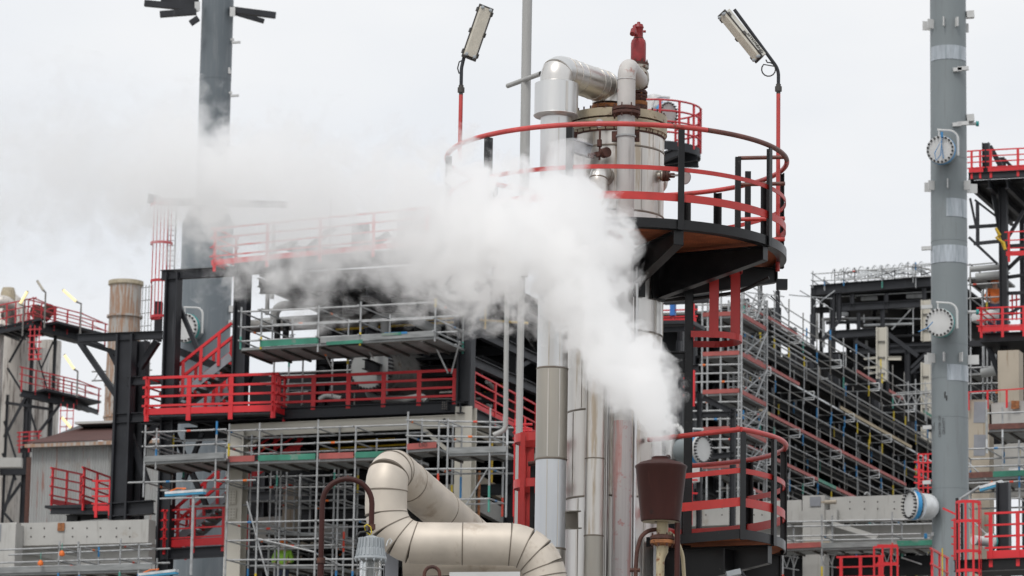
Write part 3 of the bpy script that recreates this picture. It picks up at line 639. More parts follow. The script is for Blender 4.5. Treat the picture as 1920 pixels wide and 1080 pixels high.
# ================================================================== gooseneck explosion-proof lamp
GD = 36.0; mg = MPP(W(650, 960, GD))
t = thing('gooseneck_lamp', 'grey ribbed caged lamp hanging from a brown gooseneck pole', 'lamp', V((W(604, 1080, GD).x, GD, 0)))
xl, xr = W(604, 960, GD).x, W(697, 960, GD).x; cx = (xl + xr) / 2; zc_ = W(650, 944, GD).z; ra = (xr - xl) / 2
P = [V((xl, GD, W(604, 1050, GD).z)), V((xl, GD, zc_ - .1))] + [V((cx - ra * math.cos(R(a)), GD, zc_ + ra * math.sin(R(a)) )) for a in range(0, 181, 12)] + [V((xr, GD, zc_ - .1)), V((xr, GD, W(697, 995, GD).z))]
MB().tube(P, 5.2 * mg, 14).build('gooseneck', 'funnel_brown', t)
MB().tube([V((xl, GD, 0)), V((xl, GD, W(604, 1052, GD).z))], 6.4 * mg, 14).build('pole', 'funnel_brown', t)
MB().tube([V((xl, GD, W(604, 1056, GD).z)), V((xl, GD, W(604, 1046, GD).z))], 8.3 * mg, 14).build('coupling', 'rust', t)
MB().tube([V((xr, GD, W(697, 993, GD).z)), V((xr, GD, W(697, 983, GD).z))], 7.6 * mg, 8).build('coupling', 'rust', t)
lc = V((xr, GD, 0)); zf_ = lambda y: W(697, y, GD).z
body = [(3 * mg, zf_(1003)), (15 * mg, zf_(1008)), (22 * mg, zf_(1010)), (23 * mg, zf_(1027)), (25 * mg, zf_(1029)), (26.5 * mg, zf_(1043)), (30 * mg, zf_(1044)), (30.5 * mg, zf_(1048)), (29 * mg, zf_(1050)), (20 * mg, zf_(1052))]
MB().lathe(lc, body, 40).build('housing', 'lamp_grey', t)
for k in range(22):
    a = 2 * math.pi * k / 22; e = V((math.cos(a), math.sin(a), 0))
    MB().box(lc + e * (22.6 * mg) + ZZ * zf_(1009), lc + e * (24 * mg) + ZZ * zf_(1028), .012, .02, e).box(lc + e * (25 * mg) + ZZ * zf_(1029), lc + e * (27.4 * mg) + ZZ * zf_(1043), .014, .014, e).build('cooling_rib', 'lamp_grey', t)
bolts(t, lc + ZZ * zf_(1048), ZZ, 28 * mg, 12, .011, .06, 'lamp_grey', sides=8)
MB().lathe(lc, [(19 * mg, zf_(1051)), (19.5 * mg, zf_(1062)), (18.5 * mg, zf_(1100)), (13 * mg, zf_(1116)), (3 * mg, zf_(1122))], 32).build('glass_globe', 'lamp_glass', t)
MB().lathe(lc, [(4 * mg, zf_(1052)), (5 * mg, zf_(1060)), (9 * mg, zf_(1072)), (9 * mg, zf_(1088)), (4 * mg, zf_(1096))], 20).build('bulb', 'flange_white', t)
gd = MB()
for k in range(10):
    a = 2 * math.pi * k / 10; e = V((math.cos(a), math.sin(a), 0)); gd.tube([lc + e * (25 * mg) + ZZ * zf_(1050), lc + e * (24.5 * mg) + ZZ * zf_(1100), lc + e * (12 * mg) + ZZ * zf_(1124)], .0035, 6)
for y in (1067, 1092): gd.arcband(lc + ZZ * zf_(y), 24.3 * mg, 25.3 * mg, -.004, .004, 0, 360, 32)
gd.build('wire_guard', 'galv', t)
MB().tube([W(694, 1003, GD), W(686, 997, GD), W(683, 987, GD - .05), W(688, 983, GD - .05), W(695, 988, GD - .05), W(697, 998, GD - .05), W(694, 1004, GD)], .006, 6).build('earth_wire', 'tape_yellow', t)
MB().tube([W(693, 996, GD), W(675, 998, GD - .02), W(668, 1006, GD - .02), W(670, 1015, GD - .02)], .010, 8).tube([W(668, 1013, GD - .02), W(676, 1016, GD)], .022, 10).build('supply_cable', 'cable', t)
MB().tube([W(724, 1024, GD - .02), W(727, 1014, GD), W(731, 1010, GD), W(735, 1014, GD), W(731, 1020, GD)], .006, 6).build('hook', 'galv_bright', t)

# ================================================================== steam funnel
FD = 38.0; mf = MPP(W(1238, 900, FD)); fc = W(1239, 930, FD); fc = V((fc.x, fc.y, 0)); zF = lambda y: W(1239, y, FD).z
t = thing('steam_funnel', 'dark brown rusty tapered steam vent pot puffing steam at the right of the pipes', 'vent', fc)
MB().lathe(fc, [(10 * mf, zF(978)), (35 * mf, zF(978)), (37 * mf, zF(977)), (37.5 * mf, zF(974)), (47.5 * mf, zF(880)), (49.3 * mf, zF(876)), (49 * mf, zF(874)), (40 * mf, zF(868)), (19 * mf, zF(862)), (18 * mf, zF(861)), (18 * mf, zF(857)), (16 * mf, zF(857)), (16 * mf, zF(868))], 56, cap=False).build('pot', 'funnel_brown', t)
MB().lathe(fc, [(12 * mf, zF(978) - .003), (34.5 * mf, zF(978) - .003)], 48, cap=False).build('base_plate', 'flange_tan', t)
MB().tube(arc(W(1252, 858, FD - .02), 4.5 * mf, -20, 200, 8, RT, ZZ), .008, 8).build('lifting_lug', 'funnel_brown', t)
MB().lathe(fc + V((.02, 0, 0)), [(11 * mf, zF(1014)), (11 * mf, zF(985)), (10.5 * mf, zF(976))], 28).build('stem', 'stem_cream', t)
MB().lathe(fc + V((.02, 0, 0)), [(22 * mf, zF(1012)), (23 * mf, zF(1011)), (23 * mf, zF(1006)), (20 * mf, zF(1004)), (11 * mf, zF(1002))], 32).build('flange', 'rust', t)
MB().lathe(fc + V((.02, 0, 0)), [(12 * mf, zF(1024)), (22 * mf, zF(1020)), (23 * mf, zF(1019)), (23 * mf, zF(1014)), (22 * mf, zF(1013))], 32).build('flange', 'rust_orange', t)
bolts(t, fc + V((.02, 0, zF(1013))), ZZ, 20 * mf, 8, .014, .14, 'rust')
x2 = fc + V((.02, 0, 0))
MB().tube([x2 + ZZ * (zF(1022)), x2 + ZZ * zF(1034), x2 + V((-.012, 0, zF(1042))), x2 + V((-.02, 0, zF(1052))), V((x2.x - .02, x2.y, 0))], [.066, .062, .05, .044, .044], 24).build('stem', 'stem_cream', t)
P = fillet([W(1192, 1068, FD - .02), W(1194, 1035, FD - .02), W(1202, 1004, FD - .02), W(1219, 993, FD), W(1240, 993, FD + .04)], .2, 5)
MB().tube([V((P[0].x, P[0].y, 0))] + P, 4.0 * mf, 12).build('drain_pipe', 'rust', t)
MB().tube([W(1181, 1069, FD - .02), W(1200, 1069, FD - .02)], .022, 8).build('union', 'rust', t)
a = W(1270.5, 980, FD - .08); MB().tube([a, V((a.x, a.y, 0))], 5.3 * mf, 14).build('support_leg', 'funnel_brown', t)
a = W(1254, 998, FD + .2); P = fillet([a, W(1268, 1010, FD + .2), W(1280, 1040, FD + .2), W(1283, 1085, FD + .2)], .3, 5)
MB().tube(P + [V((P[-1].x, P[-1].y, 0))], 3.6 * mf, 12).build('overflow_pipe', 'stem_cream', t)
a = W(1228, 1010, FD + .25); MB().tube([a, V((a.x, a.y, 0))], .014, 10).build('tracer', 'galv', t)
# small floodlight poking in at the bottom under the lower platform
a = W(1378, 1084, 41.5); t = thing('small_floodlight', 'small grey floodlight at the bottom edge under the lower platform', 'lamp', a)
MB().box(W(1362, 1078, 41.5), W(1388, 1072, 41.5), .2, .06).build('housing', 'lamp_grey', t); MB().tube([W(1388, 1070, 41.5), W(1398, 1084, 41.5), W(1398, 1300, 41.5)], .018, 8).build('arm', 'dark_steel', t)
# ================================================================== generic steelwork helpers (positions read on real vertical planes of the site grid)
def vbar(parent, pl, x, y0, y1, wpx, mat_, name='column', kind='i', dpx=None, lab=None):
    c = pl(x, (y0 + y1) / 2); m_ = MPP(c); a = V((c.x, c.y, pl(x, y0).z)); b = V((c.x, c.y, max(0, pl(x, y1).z)))
    mb = MB()
    if kind == 'i': mb.ibeam(a, b, wpx * m_, (dpx or wpx) * m_, up=pl.n if kind == 'i' else None, t=max(.02, wpx * m_ * .09))
    elif kind == 'h': mb.ibeam(a, b, (dpx or wpx) * m_, wpx * m_, up=pl.d, t=max(.02, wpx * m_ * .12))
    elif kind == 'b': mb.box(a, b, wpx * m_, (dpx or wpx) * m_, up=pl.n)
    else: mb.tube([a, b], wpx * m_ / 2, 12)
    return mb.build(name, mat_, parent, lab)
def hbar(parent, pl, x0, y0, x1, y1, hpx, mat_, name='beam', kind='i', wpx=None, lab=None):
    a, b = pl(x0, y0), pl(x1, y1); m_ = MPP(a.lerp(b, .5)); mb = MB()
    if kind == 'i': mb.ibeam(a, b, (wpx or hpx * .7) * m_, hpx * m_, t=max(.015, hpx * m_ * .07))
    elif kind == 'b': mb.box(a, b, (wpx or hpx) * m_, hpx * m_)
    else: mb.tube([a, b], hpx * m_ / 2, 10)
    return mb.build(name, mat_, parent, lab)
def guard(parent, a, b, n=4, h=1.1, bars=4, mt='bright_red', toe=.16, pw=.09, drop=.2, bw=.045, out=None):
    """guardrail between deck points a and b: an Empty part with posts, rails and toe board as sub-parts"""
    gp = part_empty('guardrail', parent); d = (b - a).normalized(); o = out or V((0, 0, 0))
    for i in range(n + 1):
        p = a.lerp(b, i / n); MB().box(p - ZZ * drop + o, p + ZZ * h + o, .05, pw, d).build('post', mt, gp, smooth=False)
    for k in range(bars):
        z = h * (1 - k / bars) - (.01 if k else 0); r_ = bw * (1.2 if k == 0 else 1)
        MB().box(a - d * .15 + ZZ * z, b + d * .15 + ZZ * z, bw, r_).build('rail', mt, gp, smooth=False)
    if toe: MB().box(a - d * .1 + ZZ * (toe / 2) - d.cross(ZZ) * .0, b + d * .1 + ZZ * (toe / 2), .012, toe).build('toe_board', mt, gp, smooth=False)
    return gp
SLEEVE = ('tape_blue', 'tape_yellow', 'tape_green', 'tape_blue', 'tape_yellow', 'galv_bright', 'tape_red')
def pole(parent, a, b, r_=.028, mt='galv', paint=True):
    o = MB().tube([a, b], r_, 8).build('pole', mt, parent)
    if paint and rnd.random() < .75:
        L_ = (b - a).length; u = rnd.choice((.0, .0, .0, rnd.random() * .8, .8)); l = min(.3 * L_, rnd.uniform(.35, .8))
        p = a.lerp(b, u); q = a.lerp(b, min(1, u + l / L_))
        MB().tube([p, q], r_ * 1.12, 8).build('paint_band', rnd.choice(SLEEVE), o)
    return o
def ledger(parent, a, b, r_=.026, mt='galv', name='ledger'):
    o = MB().tube([a, b], r_, 8).build(name, mt, parent)
    if rnd.random() < .35:
        u = rnd.uniform(.1, .8); L_ = (b - a).length; p, q = a.lerp(b, u), a.lerp(b, u + .12 / L_)
        MB().tube([p, q], r_ * 1.25, 8).build('coupler', rnd.choice(('tape_red', 'tape_blue', 'orange')), o)
    return o
def deck(parent, a, b, depth, boards=(), thick=.07):
    """deck from a to b, reaching back by depth; boards: (u0,u1,mat) toe boards along the front"""
    d = (b - a).normalized(); w_ = depth.length; dn = depth.normalized(); n = max(1, round(w_ / .32)); m = MB()
    for i in range(n):
        o = dn * (w_ * (i + .5) / n); m.box(a + o, b + o, w_ / n - .012, thick)
    dk = m.build('deck', 'deck_metal', parent, smooth=False)
    m = MB(); L_ = (b - a).length; k = 0
    m.box(a + dn * .03 - ZZ * (thick / 2 + .02), b + dn * .03 - ZZ * (thick / 2 + .02), .05, .03)
    while k < L_:
        p = a + d * k - ZZ * (thick / 2 + .03); m.box(p, p + depth, .05, .06); k += .62
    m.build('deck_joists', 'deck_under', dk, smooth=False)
    for (u0, u1, mt) in boards:
        MB().box(a.lerp(b, u0) + ZZ * .12 - dn * .03, a.lerp(b, u1) + ZZ * .12 - dn * .03, .03, .17).build('toe_board', mt, parent, smooth=False)
    return dk
def scaf(label, pl, depth, poles, ledgers, decks, loc=None, group='scaffolds on the left steel module', r_=.028, back=True, braces=()):
    c = loc or pl(poles[0][0], 1075); t = thing('scaffold', label, 'scaffold', V((c.x, c.y, max(0, c.z - 3))), group)
    for x, y0, y1 in poles:
        q = pl(x, (y0 + y1) / 2); a = V((q.x, q.y, pl(x, y1).z)); b = V((q.x, q.y, pl(x, y0).z))
        pole(t, a, b, r_)
        if back: pole(t, a + depth, b + depth * 1.0 + ZZ * rnd.uniform(-.3, .2), r_)
    for x0, y0, x1, y1 in ledgers:
        a, b = pl(x0, y0), pl(x1, y1); ledger(t, a, b, r_ * .93)
        if back:
            ledger(t, a + depth, b + depth, r_ * .93)
            for x, ya, yb in poles:
                u = (x - x0) / (x1 - x0) if x1 != x0 else 0
                y = y0 + (y1 - y0) * u
                if -.01 <= u <= 1.01 and ya - 4 <= y <= yb + 4:
                    p = pl(x, y); ledger(t, p - depth * .08, p + depth * 1.05, r_ * .85, name='transom')
    for x0, y0, x1, y1, bd in decks: deck(t, pl(x0, y0), pl(x1, y1), depth, bd)
    for x0, y0, x1, y1 in braces: ledger(t, pl(x0, y0), pl(x1, y1), r_ * .9, name='brace')
    return t

# ================================================================== left steel module
CN = W(870, 770, 105); PF = Plane(CN, SU); PS = Plane(CN, SV)
def zC(y): return W(870, y, 105).z
def LM(u, v, z): return V((CN.x, CN.y, 0)) + SU * u + SV * v + ZZ * z
lm = thing('steel_module', 'big dark steel process module with bright red guardrails left of the vessel', 'structure', V((CN.x, CN.y, 0)))
PB1, PB2 = PF.off(SV * 1.2), PF.off(SV * 4.2)
vbar(lm, PF, 316, 512, 1120, 26, 'dark_steel', dpx=24, kind='h')
vbar(lm, PF, 452, 498, 786, 27, 'dark_steel', dpx=22, kind='h')
vbar(lm, PF, 875, 440, 764, 29, 'dark_steel', dpx=24, kind='h')
vbar(lm, PF, 871, 764, 1120, 33, 'steel_beige', dpx=28, kind='i')
vbar(lm, PF, 443, 808, 1120, 33, 'steel_beige', dpx=28, kind='i')
hbar(lm, PF, 303, 516, 441, 509, 18, 'dark_steel'); hbar(lm, PF, 440, 503, 890, 472, 26, 'dark_steel')
hbar(lm, PF, 268, 786, 880, 762, 21, 'dark_steel'); hbar(lm, PF.off(-SV * .02), 430, 808, 868, 789, 24, 'steel_beige', wpx=7)
hbar(lm, PS, 862, 764, 1010, 836, 20, 'dark_steel'); hbar(lm, PS.off(SU * .3), 872, 790, 1010, 858, 24, 'steel_beige')
# gusset plates with bolts at the beam joint and on the beige column
def bolt_plate(parent, pl, x, y, wp, hp, nx, ny, mt, off=.0):
    c = pl(x, y); m_ = MPP(c); n = -pl.n if (-pl.n).dot(CAM - c) > 0 else pl.n
    d = pl.d; pt = MB().box(c + n * off - ZZ * (hp * m_ / 2), c + n * off + ZZ * (hp * m_ / 2), wp * m_, .03, up=n).build('splice_plate', mt, parent, smooth=False)
    m = MB()
    for i in range(nx):
        for j in range(ny):
            m.lathe(c + n * (off + .015) + d * ((i - (nx - 1) / 2) * wp * m_ / nx) + ZZ * ((j - (ny - 1) / 2) * hp * m_ / ny), [(.018, 0), (.014, .02)], 6, n)
    m.build('bolt_heads', 'seam', pt, smooth=False)
bolt_plate(lm, PF, 421, 780, 16, 16, 4, 4, 'dark_steel', .18); bolt_plate(lm, PF, 441, 935, 18, 26, 3, 5, 'steel_beige', .27)
bolt_plate(lm, PF, 441, 965, 18, 22, 3, 4, 'steel_beige', .27); bolt_plate(lm, PF, 838, 762, 12, 16, 3, 4, 'dark_steel', .18); bolt_plate(lm, PF, 866, 955, 22, 24, 4, 4, 'steel_beige', .27)
# left arm frame
vbar(lm, PF, 231, 628, 975, 34, 'dark_steel', dpx=22, kind='h'); vbar(lm, PB1, 262, 640, 1000, 20, 'dark_steel', kind='h')
for a in ((146, 634, 305, 628, 15), (212, 785, 305, 781, 18), (205, 957, 288, 951, 26), (240, 715, 305, 712, 16)): hbar(lm, PF, *a, 'dark_steel')
for a in ((150, 642, 219, 742, 10), (152, 640, 220, 662, 8), (205, 655, 222, 690, 8), (238, 795, 276, 905, 11), (330, 560, 376, 668, 8), (300, 782, 330, 700, 8), (262, 690, 295, 640, 12), (322, 800, 392, 960, 9), (380, 812, 345, 900, 8)): hbar(lm, PF.off(SV * .4), *a, 'dark_steel', kind='b', name='brace')
hbar(lm, PB1, 326, 655, 470, 712, 14, 'dark_steel', name='brace', kind='b'); hbar(lm, PB1, 245, 860, 300, 790, 13, 'dark_steel', name='brace', kind='b')
hbar(lm, PF, 778, 790, 868, 870, 7, 'steel_beige', kind='b', name='brace'); hbar(lm, PF, 462, 838, 505, 806, 7, 'steel_beige', kind='b', name='brace')
hbar(lm, PF, 833, 785, 862, 860, 5, 'dark_steel', kind='b', name='brace')
hbar(lm, PB1, 303, 958, 303, 920, 14, 'dark_steel')
# pipe rack stubs on the far left column
for x0, y0, x1, y1, h_ in ((213, 990, 300, 1005, 15), (262, 985, 300, 995, 14)): hbar(lm, PF, x0, y0, x1, y1, h_, 'black_paint', name='stub_beam')
# floors with joists: deep real decks
def floor_slab(z, u0, u1, v0, v1, mt='shaded_steel', joist=.55, jm='shaded_steel', th=.08, parent=lm):
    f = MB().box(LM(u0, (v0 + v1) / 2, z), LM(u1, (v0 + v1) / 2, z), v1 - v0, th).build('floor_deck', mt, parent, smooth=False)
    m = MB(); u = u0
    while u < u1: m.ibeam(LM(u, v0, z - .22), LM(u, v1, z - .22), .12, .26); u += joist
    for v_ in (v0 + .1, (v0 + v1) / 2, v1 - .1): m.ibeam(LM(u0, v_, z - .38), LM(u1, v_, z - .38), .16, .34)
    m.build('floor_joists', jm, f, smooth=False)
z1, z2, z0, z3 = zC(766), zC(492), zC(1010), zC(640)
floor_slab(z1, .3, 9.0, .3, 13, 'shaded_steel'); floor_slab(z2, .1, 6.7, .3, 13); floor_slab(z0, .3, 6.3, 2.0, 13)
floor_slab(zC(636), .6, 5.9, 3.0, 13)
for v_ in (4.6, 9.0, 13.2):
    for u_ in (.2, 3.2, 6.4): MB().ibeam(LM(u_, v_, 0), LM(u_, v_, z2 - .1), .32, .32, up=SU).build('column', 'dark_steel', lm)
    for z_ in (zC(560), zC(700), zC(880), zC(960)): MB().ibeam(LM(.2, v_, z_), LM(6.4, v_, z_), .2, .32).build('beam', 'dark_steel', lm)
for u_ in (0.0, 3.2):
    for z_ in (zC(535), zC(612), zC(672)): MB().ibeam(LM(u_, .2, z_), LM(u_, 13.2, z_), .2, .3).build('beam', 'dark_steel', lm)
MB().box(LM(.05, 4.7, zC(640)), LM(.05, 8.9, zC(545)), .14, .14).build('brace', 'dark_steel', lm)
MB().box(LM(5.6, 9.3, 0), LM(5.6, 9.3, zC(583)), 10.6, .1, up=SV).build('dark_backing', 'shaded_steel', lm, smooth=False)  # dark panel added to stand in for the unlit interior
MB().box(LM(2.6, 9.2, zC(583)), LM(2.6, 9.2, z2 - .1), 5.6, .1, up=SV).build('dark_backing', 'shaded_steel', lm, smooth=False)  # upper dark panel, likewise added for the module's shaded depth
for k_ in range(9): MB().ibeam(LM(.3, 8.8 - .4 * (k_ % 3), zC(1060 - k_ * 42)), LM(10.6, 8.8 - .4 * (k_ % 3), zC(1060 - k_ * 42)), .2, .3).build('beam', 'dark_steel', lm)
for k_ in range(5): MB().ibeam(LM(1.5 + 2.1 * k_, 8.2, 0), LM(1.5 + 2.1 * k_, 8.2, zC(700)), .28, .28, up=SU).build('column', 'dark_steel', lm)
MB().box(LM(-.1, 8.2, 0), LM(-.1, 8.2, z2 - .2), 1.9, .2, up=SU).build('side_cladding', 'shaded_steel', lm, smooth=False)
# guardrails
o1 = -SV * .8
PFo = PF.off(o1)
guard(lm, PFo(275, 778), PFo(512, 771), 3, pw=.14, bw=.065, toe=.19)
guard(lm, PFo(275, 778), PFo(275, 778) + SV * 1.6, 1)
guard(lm, PFo(512, 771), PFo(512, 771) + SV * .8, 1)
MB().box(PFo(268, 781) + SV * .4, PFo(515, 774) + SV * .4, .8, .05).build('floor_deck', 'dark_steel', lm, smooth=False)
guard(lm, PF(522, 770), PF(852, 757), 5, h=.98, toe=.03, drop=.02, pw=.13, bw=.065)
guard(lm, PS(888, 768), PS(1004, 826), 3, toe=.22)
guard(lm, PFo(402, 497), PF(800, 459), 4)
guard(lm, PFo(402, 497), PFo(402, 497) + SV * 1.5, 1)
vbar(lm, PF.off(SV * 2), 620, 370, 470, 3, 'dark_steel', kind='t', name='mast')
for i in range(9):  # roof equipment, only ghosts through the steam
    x = 500 + i * 38 + rnd.uniform(-8, 8); PP = PF.off(SV * rnd.uniform(1.5, 6)); 
    hbar(lm, PP, x, 470 + rnd.uniform(-8, 6), x + rnd.uniform(35, 80), 452 + rnd.uniform(-30, 18), rnd.uniform(4, 12), 'dark_steel', kind='b', name='roof_steel')
vbar(lm, PF.off(SV * 3), 790, 395, 470, 70, 'pipe_lightgrey', kind='b', name='roof_duct'); vbar(lm, PF.off(SV * 3), 676, 420, 470, 26, 'dark_steel', kind='b', name='roof_steel')
# stairs: stringers, treads, red rails
def stair(pl, x0, y0, x1, y1, wide, n, rail_off=1.0):
    s = part_empty('stair', lm); a, b = pl(x0, y0), pl(x1, y1)
    for k in (0, wide):
        MB().box(a + SV * k, b + SV * k, .03, .24).build('stringer', 'plate_grey', s, smooth=False)
        for h_ in (1.0, .55):
            MB().box(a + SV * k + ZZ * h_, b + SV * k + ZZ * h_, .07, .085).build('rail', 'bright_red', s, smooth=False)
        for i in range(4):
            p = a.lerp(b, (i + .3) / 4) + SV * k; MB().box(p, p + ZZ * 1.0, .09, .14).build('post', 'bright_red', s, smooth=False)
    for i in range(n):
        p = a.lerp(b, (i + .5) / n); MB().box(p, p + SV * wide, .26, .03).build('tread', 'galv_old', s, smooth=False)
    return s
stair(PF.off(SV * .35), 298, 775, 433, 668, .9, 12); stair(PB1.off(SV * 1.6), 380, 775, 440, 720, .8, 6)
stair(PF.off(SV * .5), 325, 1018, 425, 930, .9, 12)
guard(lm, PB1(560, 640 + 200), PB1(470, 900), 2, h=.9)
guard(lm, PF(308, 1027), PF(418, 1021), 2, toe=.22); guard(lm, PF(308, 1027), PF(308, 1027) + SV * 1.5, 1); hbar(lm, PF, 303, 1040, 425, 1033, 20, 'dark_steel')
vbar(lm, PF.off(SV * .6), 462, 965, 1030, 14, 'bright_red', kind='b', name='cable_tray', dpx=3)
# hose reel, junction box, sign on the dark column
t = MB().box(PF(443, 684), PF(458, 683), .03, .2).build('notice_board', 'flange_white', lm, smooth=False)
# pipes inside
def ipipe(pts, r_, mt, fil=.4, n=16, name='pipe'):
    MB().tube(fillet(pts, fil, 6) if len(pts) > 2 else pts, r_, n).build(name, mt, lm)
Q = PF.off(SV * 2.2); Q2 = PF.off(SV * 3.4)
ipipe([Q(515, 612), Q(515, 574), Q(600, 568), Q(625, 540), Q(625, 480)], .14, 'pipe_lightgrey')
ipipe([Q2(480, 606), Q2(640, 596), Q2(640, 596) + SV * 3], .15, 'pipe_lightgrey')
ipipe([Q2(470, 612), Q2(700, 600)], .2, 'galv_old')
ipipe([Q(700, 625), Q(700, 598), Q(735, 596), Q(770, 596), Q(800, 612), Q(822, 622)], .15, 'pipe_lightgrey')
ipipe([Q(722, 625), Q(722, 600)], .14, 'pipe_lightgrey')
ipipe([Q(718, 564), Q(820, 566)], .09, 'pipe_lightgrey')
for x_, y0_, y1_ in ((520, 600, 645), (536, 600, 645), (512, 420, 560), (502, 500, 590)): vbar(lm, Q, x_, y0_, y1_, 12 if y0_ > 500 else 8, 'shaded_steel' if y0_ > 590 else 'pipe_lightgrey', kind='t', name='pipe')
for x0, y0, x1, y1 in ((620, 612, 850, 596), (630, 618, 850, 604), (900, 600, 990, 606)): hbar(lm, Q2, x0, y0, x1, y1, 5, 'yellow', kind='t', name='gas_pipe')
vbar(lm, PS.off(SU * .3), 910, 535, 632, 4, 'yellow', kind='t', name='gas_pipe')
hbar(lm, PS.off(SU * .3), 905, 632, 950, 640, 3, 'yellow', kind='t', name='gas_pipe')
for x0, y0, x1, y1 in ((300 + 300, 829, 740, 822), (600, 842, 760, 833), (625, 858, 700, 854)): hbar(lm, PF.off(SV * 2.5), x0, y0, x1, y1, 4, 'yellow', kind='t', name='gas_pipe')
vbar(lm, PF.off(SV * 2.5), 922, 830, 905, 4, 'yellow', kind='t', name='gas_pipe')
ipipe([Q(690, 712), Q(692, 748), Q(760, 750), Q(790, 744), Q(800, 752)], .12, 'pipe_lightgrey')
ipipe([Q(600, 750), Q(612, 742), Q(640, 748)], .09, 'pipe_lightgrey')
for i in range(26):  # small pipework and fittings in the shade
    vv = rnd.uniform(1.6, 8); PP = PF.off(SV * vv); x = rnd.uniform(480, 840); y = rnd.choice((rnd.uniform(520, 620), rnd.uniform(690, 750), rnd.uniform(800, 1060)))
    if rnd.random() < .5: hbar(lm, PP, x, y, x + rnd.uniform(40, 120), y - rnd.uniform(1, 5), rnd.uniform(2, 6), rnd.choice(('galv_old', 'pipe_lightgrey', 'dark_steel')), kind='t', name='pipe')
    else: vbar(lm, PP, x, y, y + rnd.uniform(30, 80), rnd.uniform(2, 6), rnd.choice(('galv_old', 'pipe_lightgrey', 'dark_steel')), kind='t', name='pipe')
for i in range(10):
    PP = PS.off(SU * rnd.uniform(.5, 2)); x = rnd.uniform(900, 985); y = rnd.uniform(715, 770); ipipe([PP(x, y), PP(x + 8, y + 8), PP(x + rnd.uniform(10, 18), y + rnd.uniform(-10, 20))], .07, rnd.choice(('yellow', 'pipe_lightgrey', 'galv_bright', 'yellow')), .1)
# concrete and pale boxes glimpsed through the lower scaffolds
for x0, y0, x1, y1, h_, mt in ((480, 992, 556, 988, 42, 'concrete'), (590, 1010, 650, 1008, 50, 'concrete'), (560, 1046, 700, 1040, 60, 'concrete_tan'), (890, 900, 1010, 965, 22, 'concrete_tan'), (895, 945, 1010, 1005, 30, 'concrete'), (700, 925, 860, 915, 14, 'steel_beige')):
    hbar(lm, PF.off(SV * 3.6) if x0 < 860 else PS.off(SU * 1.5), x0, y0, x1, y1, h_, mt, kind='b', name='concrete_beam', wpx=12)
vbar(lm, PF.off(SV * 2.9), 543, 915, 1090, 22, 'concrete_tan', kind='b'); vbar(lm, PS.off(SU * .6), 897, 882, 1080, 5, 'rust_orange', kind='t', name='pipe')
# heat exchanger
hx = thing('heat_exchanger', 'grey heat exchanger with round bolted cover behind the red railing', 'exchanger', LM(2.6, 2.4, z1))
hc = PF.off(SV * 1.4)(693, 688); rad = 43 * MPP(hc); ax_ = (SV * 1 + SU * -.12).normalized()
MB().lathe(hc, [(rad, 0), (rad, .18)], 48, ax_).build('channel_cover', 'pipe_lightgrey', hx)
bolts(hx, hc + ax_ * .1, ax_, rad * .98, 36, .045, .34, 'bolt_black')
MB().lathe(hc + ax_ * .2, [(rad * .92, 0), (rad * .92, .5), (rad * 1.0, .5), (rad * 1.0, .62), (rad * .9, .62), (rad * .9, .7), (rad * 1.15, 1.3), (rad * 1.15, 5.5)], 48, ax_).build('shell', 'galv_old', hx)
MB().box(hc - ax_ * .02 - ZZ * .14, hc - ax_ * .02 + ZZ * .16, .22, .02, up=ax_).build('name_plate', 'flange_white', hx, smooth=False)
MB().box(hc + ax_ * 2 - ZZ * 1.5, hc + ax_ * 2, .3, .9, up=ax_).build('saddle', 'dark_steel', hx, smooth=False)

# scaffolds on the left module
scaf('upper scaffold with green boarded deck hanging above the red railing', PF.off(-SV * 2.3), SV * 2.25,
     [(452, 576, 655), (490, 578, 655), (597, 572, 660), (676, 566, 648), (816, 560, 640)],
     [(452, 585, 815, 567), (452, 614, 815, 597), (452, 640, 815, 622)],
     [(452, 655, 820, 633, ((.1, .40, 'board_green'), (.41, .99, 'deck_metal')))])
tl = bpy.data.objects['scaffold']; pb = PF.off(-SV * 2.37)(546, 640)
text_part('ver', .22, 'ink_black', tl, pb + ZZ * .17 - SV * .02, -SU, ZZ); pb = PF.off(-SV * 2.35)(745, 629)
MB().box(pb + ZZ * .07 + SU * .4, pb + ZZ * .07 - SU * .3, .01, .06).build('sticker', 'tape_blue', tl, smooth=False)
MB().box(PF.off(-SV * 2.36)(612, 644), PF.off(-SV * 2.36)(680, 640), .01, .1).build('toe_board', 'board_green', tl, smooth=False)
MB().box(PF.off(-SV * 2.36)(716, 631) + ZZ * .06, PF.off(-SV * 2.36)(752, 629) + ZZ * .06, .01, .08).build('toe_board', 'board_green', tl, smooth=False)
for x, y0, y1 in ((512, 650, 752), (540, 650, 752), (566, 650, 760), (622, 655, 745), (650, 655, 760), (725, 650, 740)): pole(tl, PF.off(SV * .5)(x, y1), V((*PF.off(SV * .5)(x, y1).xy, PF.off(SV * .5)(x, y0).z)))
for a_, b_ in (((812, 640), (840, 700)), ((862, 640), (846, 700)), ((602, 648), (622, 690)), ((680, 640), (700, 672))): ledger(tl, PF.off(-SV * 1)(*a_), PF.off(-SV * .6)(*b_), name='brace')
for y in (672, 700, 722): ledger(tl, PF.off(SV * .5)(500, y), PF.off(SV * .5)(660, y - 6))
scaf('left scaffold bay with pale deck below the corner of the red railing', PF.off(-SV * 2.0), SV * 1.9,
     [(271, 797, 932), (293, 803, 880), (405, 790, 915)],
     [(271, 811, 425, 805), (271, 838, 425, 832), (240, 905, 430, 900), (300, 935, 420, 932)],
     [(271, 869, 424, 861, ((0, .98, 'deck_metal'),))])
